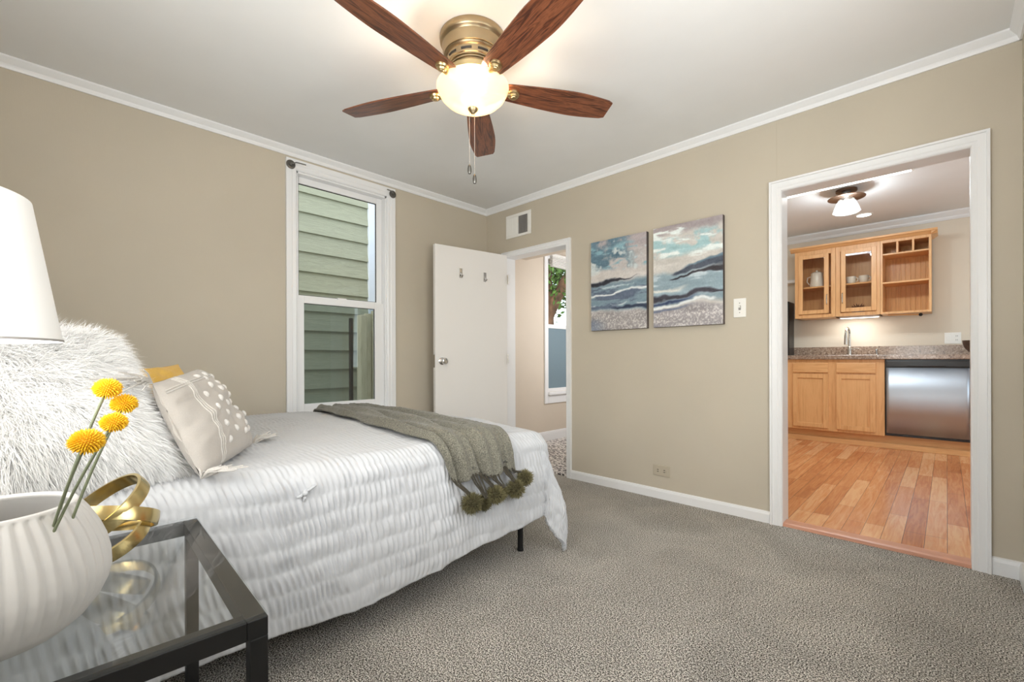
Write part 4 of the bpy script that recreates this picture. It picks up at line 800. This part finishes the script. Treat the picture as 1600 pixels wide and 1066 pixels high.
# wall cabinets
UY, UZ0, UZ1, UB = 6.62, 1.50, 2.335, KY-.001
def upper(name, x0, x1, label, door=None, glassx=None, handle=None):
    c = thing(name, label, 'cabinet', ((x0+x1)/2, UY, UZ0), 0, 'wall cabinets over the sink'); o = ((x0+x1)/2, UY, UZ0); mb = MB(); t_ = .018
    mb.box(x0, x0+t_, UY, UB, UZ0, UZ1); mb.box(x1-t_, x1, UY, UB, UZ0, UZ1); mb.box(x0, x1, UY, UB, UZ0, UZ0+t_); mb.box(x0, x1, UY, UB, UZ1-t_, UZ1); mb.box(x0, x1, UB-.01, UB, UZ0, UZ1)
    mb.box(x0, x0+.045, UY-.018, UY, UZ0, UZ1, .002); mb.box(x1-.045, x1, UY-.018, UY, UZ0, UZ1, .002); mb.box(x0+.045, x1-.045, UY-.018, UY, UZ1-.06, UZ1, .002); mb.box(x0+.045, x1-.045, UY-.018, UY, UZ0, UZ0+.04, .002)
    local(mb, o).build('carcass', 'cab', c); local(MB().box(x0+t_, x1-t_, UY+.02, UB-.01, 1.875, 1.893, .002), o).build('shelf', 'cabx', c)
    dd = MB(); panel_door(dd, door[0], door[1], 1.548, 2.282, UY-.018, .047); d_ = local(dd, o).build('door', 'cab', c)
    local(MB().box(door[0]+.045, door[1]-.045, UY-.030, UY-.027, 1.593, 2.237), o).build('glass_pane', 'kglass', d_)
    hx = handle; local(MB().tube([(hx, UY-.040, 1.655), (hx, UY-.062, 1.665), (hx, UY-.066, 1.715), (hx, UY-.062, 1.765), (hx, UY-.040, 1.775)], [.007, .005, .006, .005, .007], 10), o).build('handle', 'nickel', d_)
    return c
upper('wall_cabinet', -1.385, -.962, 'left glass door wall cabinet holding a white pitcher', (-1.344, -1.028), None, -1.045)
upper('wall_cabinet', -.960, -.545, 'middle glass door wall cabinet holding two white cups', (-.908, -.575), None, -.892)
x0, x1 = -.543, -.117; oc = thing('open_wall_cabinet', 'open maple wall shelf unit with three small cubbies on top', 'cabinet', ((x0+x1)/2, UY, UZ0), 0, 'wall cabinets over the sink'); o3 = ((x0+x1)/2, UY, UZ0); mb = MB()
mb.box(x0, x0+.02, UY-.018, UB, UZ0, UZ1); mb.box(x1-.02, x1, UY-.018, UB, UZ0, UZ1); mb.box(x0+.02, x1-.02, UY-.018, UB, UZ0, UZ0+.022); mb.box(x0+.02, x1-.02, UY-.018, UB, UZ1-.03, UZ1); local(mb, o3).build('carcass', 'cab', oc)
mb = MB(); mb.box(x0, x1, UB-.012, UB, UZ0, UZ1)
for k in range(9): mb.box(x0+.03+k*.044, x0+.066+k*.044, UB-.016, UB-.011, UZ0+.02, UZ1-.02, .002)
local(mb, o3).build('beadboard_back', 'bead', oc)
for zz in (1.842, 2.165): local(MB().box(x0+.02, x1-.02, UY-.016, UB-.012, zz, zz+.018, .002), o3).build('shelf', 'cabx', oc)
for xx in (-.404, -.272): local(MB().box(xx, xx+.018, UY-.016, UB-.012, 2.183, UZ1-.03, .002), o3).build('divider', 'cab', oc)
kc = thing('cornice', 'stepped maple cornice along the top of the wall cabinets', 'moulding', (-.75, UY, UZ1)); local(MB().prism([(UY-.012, UZ1), (UY-.026, UZ1+.004), (UY-.050, UZ1+.024), (UY-.072, UZ1+.032), (UY-.072, UZ1+.052), (UY, UZ1+.048), (UY, UZ1)], 'x', -1.43, -.067), (-.75, UY, UZ1)).build('front_moulding', 'cabx', kc)
local(MB().prism([(-.117, UZ1), (-.107, UZ1+.006), (-.080, UZ1+.028), (-.067, UZ1+.036), (-.067, UZ1+.048), (-.117, UZ1+.048)], 'y', UY-.06, KY), (-.75, UY, UZ1)).build('side_moulding', 'cab', kc)
uc = thing('undercabinet_light', 'slim light bar under the middle wall cabinet', 'light', (-.75, 6.74, UZ0)); MB().box(-.19, .19, -.03, .03, -.018, -.001, .003).build('housing', 'plate', uc); MB().box(-.18, .18, -.022, .022, -.021, -.017).build('diffuser', 'led', uc)
area('undercabinet_bar_light', (-.80, 6.74, UZ0-.024), (0, .15, -1), 0.36, .05, 1.5, (1, .97, .92))
mb = MB().tube([(-.06, 0, 0), (.20, 0, -.012)], .008, 8); th_ = thing('towel_rod', 'thin rod with black knob under the open wall shelf', 'rod', (-.42, 6.66, UZ0-.010)); mb.build('rod', 'cabx', th_); MB().ball((.215, 0, -.014), .018, 12, 8).build('knob', 'blackgloss', th_)
# contents
sh = 1.893
pt = thing('pitcher', 'white ceramic pitcher with lid in the left glass cabinet', 'pitcher', (-1.175, 6.74, sh)); MB().lathe([(.0001, .001), (.075, .001), (.078, .01), (.070, .09), (.062, .165), (.064, .175), (.0001, .18)], seg=32).build('body', 'china', pt); MB().lathe([(.063, .176), (.045, .190), (.010, .196), (.010, .204), (.014, .212), (.0001, .218)], seg=24).build('lid', 'china', pt); MB().tube([(-.065, 0, .14), (-.098, 0, .13), (-.105, 0, .08), (-.074, 0, .035)], .006, 10).build('handle', 'china', pt)
def cup(x, lb, y=6.72):
    c = thing('cup', lb, 'cup', (x, y, sh), 0, 'white cups in the middle glass cabinet'); MB().lathe([(.0001, .001), (.032, .001), (.040, .012), (.046, .05), (.048, .085), (.044, .085), (.042, .05), (.034, .014), (.0001, .01)], seg=28).build('cup_body', 'china', c); MB().tube([(.044, 0, .07), (.066, 0, .062), (.064, 0, .032), (.042, 0, .022)], .005, 8).build('handle', 'china', c)
cup(-.825, 'left white cup on the shelf of the middle glass cabinet'); cup(-.705, 'right white cup on the shelf of the middle glass cabinet')
pp = thing('potted_succulent', 'small brown succulent in a white pot in the middle cabinet', 'plant', (-.755, 6.70, UZ0+.02)); MB().lathe([(.0001, .001), (.05, .001), (.062, .02), (.064, .045), (.056, .05), (.0001, .045)], seg=28).build('pot', 'china', pp)
mb = MB()
for k in range(30):
    a = k*2.4; e = .25+.9*(k/30); d = Vector((math.cos(a)*math.cos(e), math.sin(a)*math.cos(e), math.sin(e))); p_ = Vector((0, 0, .05)); mb.tube([p_, p_+d*.05, p_+d*.088], [.004, .008, .001], 6)
mb.build('leaves', 'plantbrown', pp)
bk = thing('black_framed_cabinet', 'tall black unit with white panes left of the sink worktop', 'cabinet', (-1.60, 6.80, 1.036)); MB().box(-.10, .135, -.14, .13, 0, .70, .005).build('frame', 'blackgloss', bk)
for z0_, z1_ in ((.06, .31), (.33, .52)): MB().box(-.08, .105-.07, -.146, -.138, z0_, z1_, .002).build('pane', 'plate', bk)
sf = thing('wall_shelf', 'thin white ledge on the kitchen wall left of the cabinets', 'shelf', (-1.75, KY, 2.02)); MB().box(-.3, .33, -.10, -.001, -.02, .02, .004).build('board', 'trim', sf)

# kitchen lights
kx, ky_ = -.69, 5.34
kl = thing('kitchen_ceiling_light', 'bronze flush ceiling light with clear glass shade in the kitchen', 'ceiling light', (kx, ky_, KZ)); mb = MB(); mb.lathe([(.0001, 0), (.085, 0), (.085, -.020), (.0001, -.024)], seg=40); mb.build('canopy', 'bronze', kl)
MB().lathe([(.0001, -.02), (.036, -.02), (.036, -.075), (.0001, -.078)], seg=24).build('socket', 'pewter', kl); MB().lathe([(.03, -.070), (.150, -.078), (.150, -.082), (.03, -.074)], seg=48).build('reflector_disc', 'bronze', kl)
MB().lathe([(.050, -.080), (.075, -.115), (.100, -.175), (.112, -.215), (.105, -.222), (.095, -.224), (.109, -.214), (.097, -.174), (.072, -.115), (.047, -.082)], seg=44).build('glass_shade', 'lampglass', kl); MB().ball((0, 0, -.125), .028, 14, 10, (1, 1, 1.4)).build('bulb', 'kbulb', kl)
point('kitchen_bulb_light', (kx, ky_, KZ-.20), 11, .06, (.82, .93, 1))
rc = thing('recessed_light', 'round recessed light in the kitchen ceiling', 'recessed light', (-.67, 6.42, KZ)); MB().lathe([(.0001, -.004), (.062, -.004), (.066, -.001)], seg=32).build('lens', 'led', rc); MB().lathe([(.066, 0), (.066, -.005), (.084, -.003), (.085, 0)], seg=32).build('trim_ring', 'plate', rc)
lt = thing('ceiling_light_panel', 'long bright ceiling light panel just inside the kitchen doorway', 'ceiling light', (-.81, 4.92, KZ)); MB().box(-.62, .62, -.12, .12, -.05, 0, .006).build('housing', 'plate', lt); MB().box(-.60, .60, -.115, .115, -.054, -.049).build('diffuser', 'led', lt)
area('ceiling_panel_light', (-.81, 4.92, KZ-.06), (0, .2, -1), 1.1, .2, 18, (.78, .92, 1))
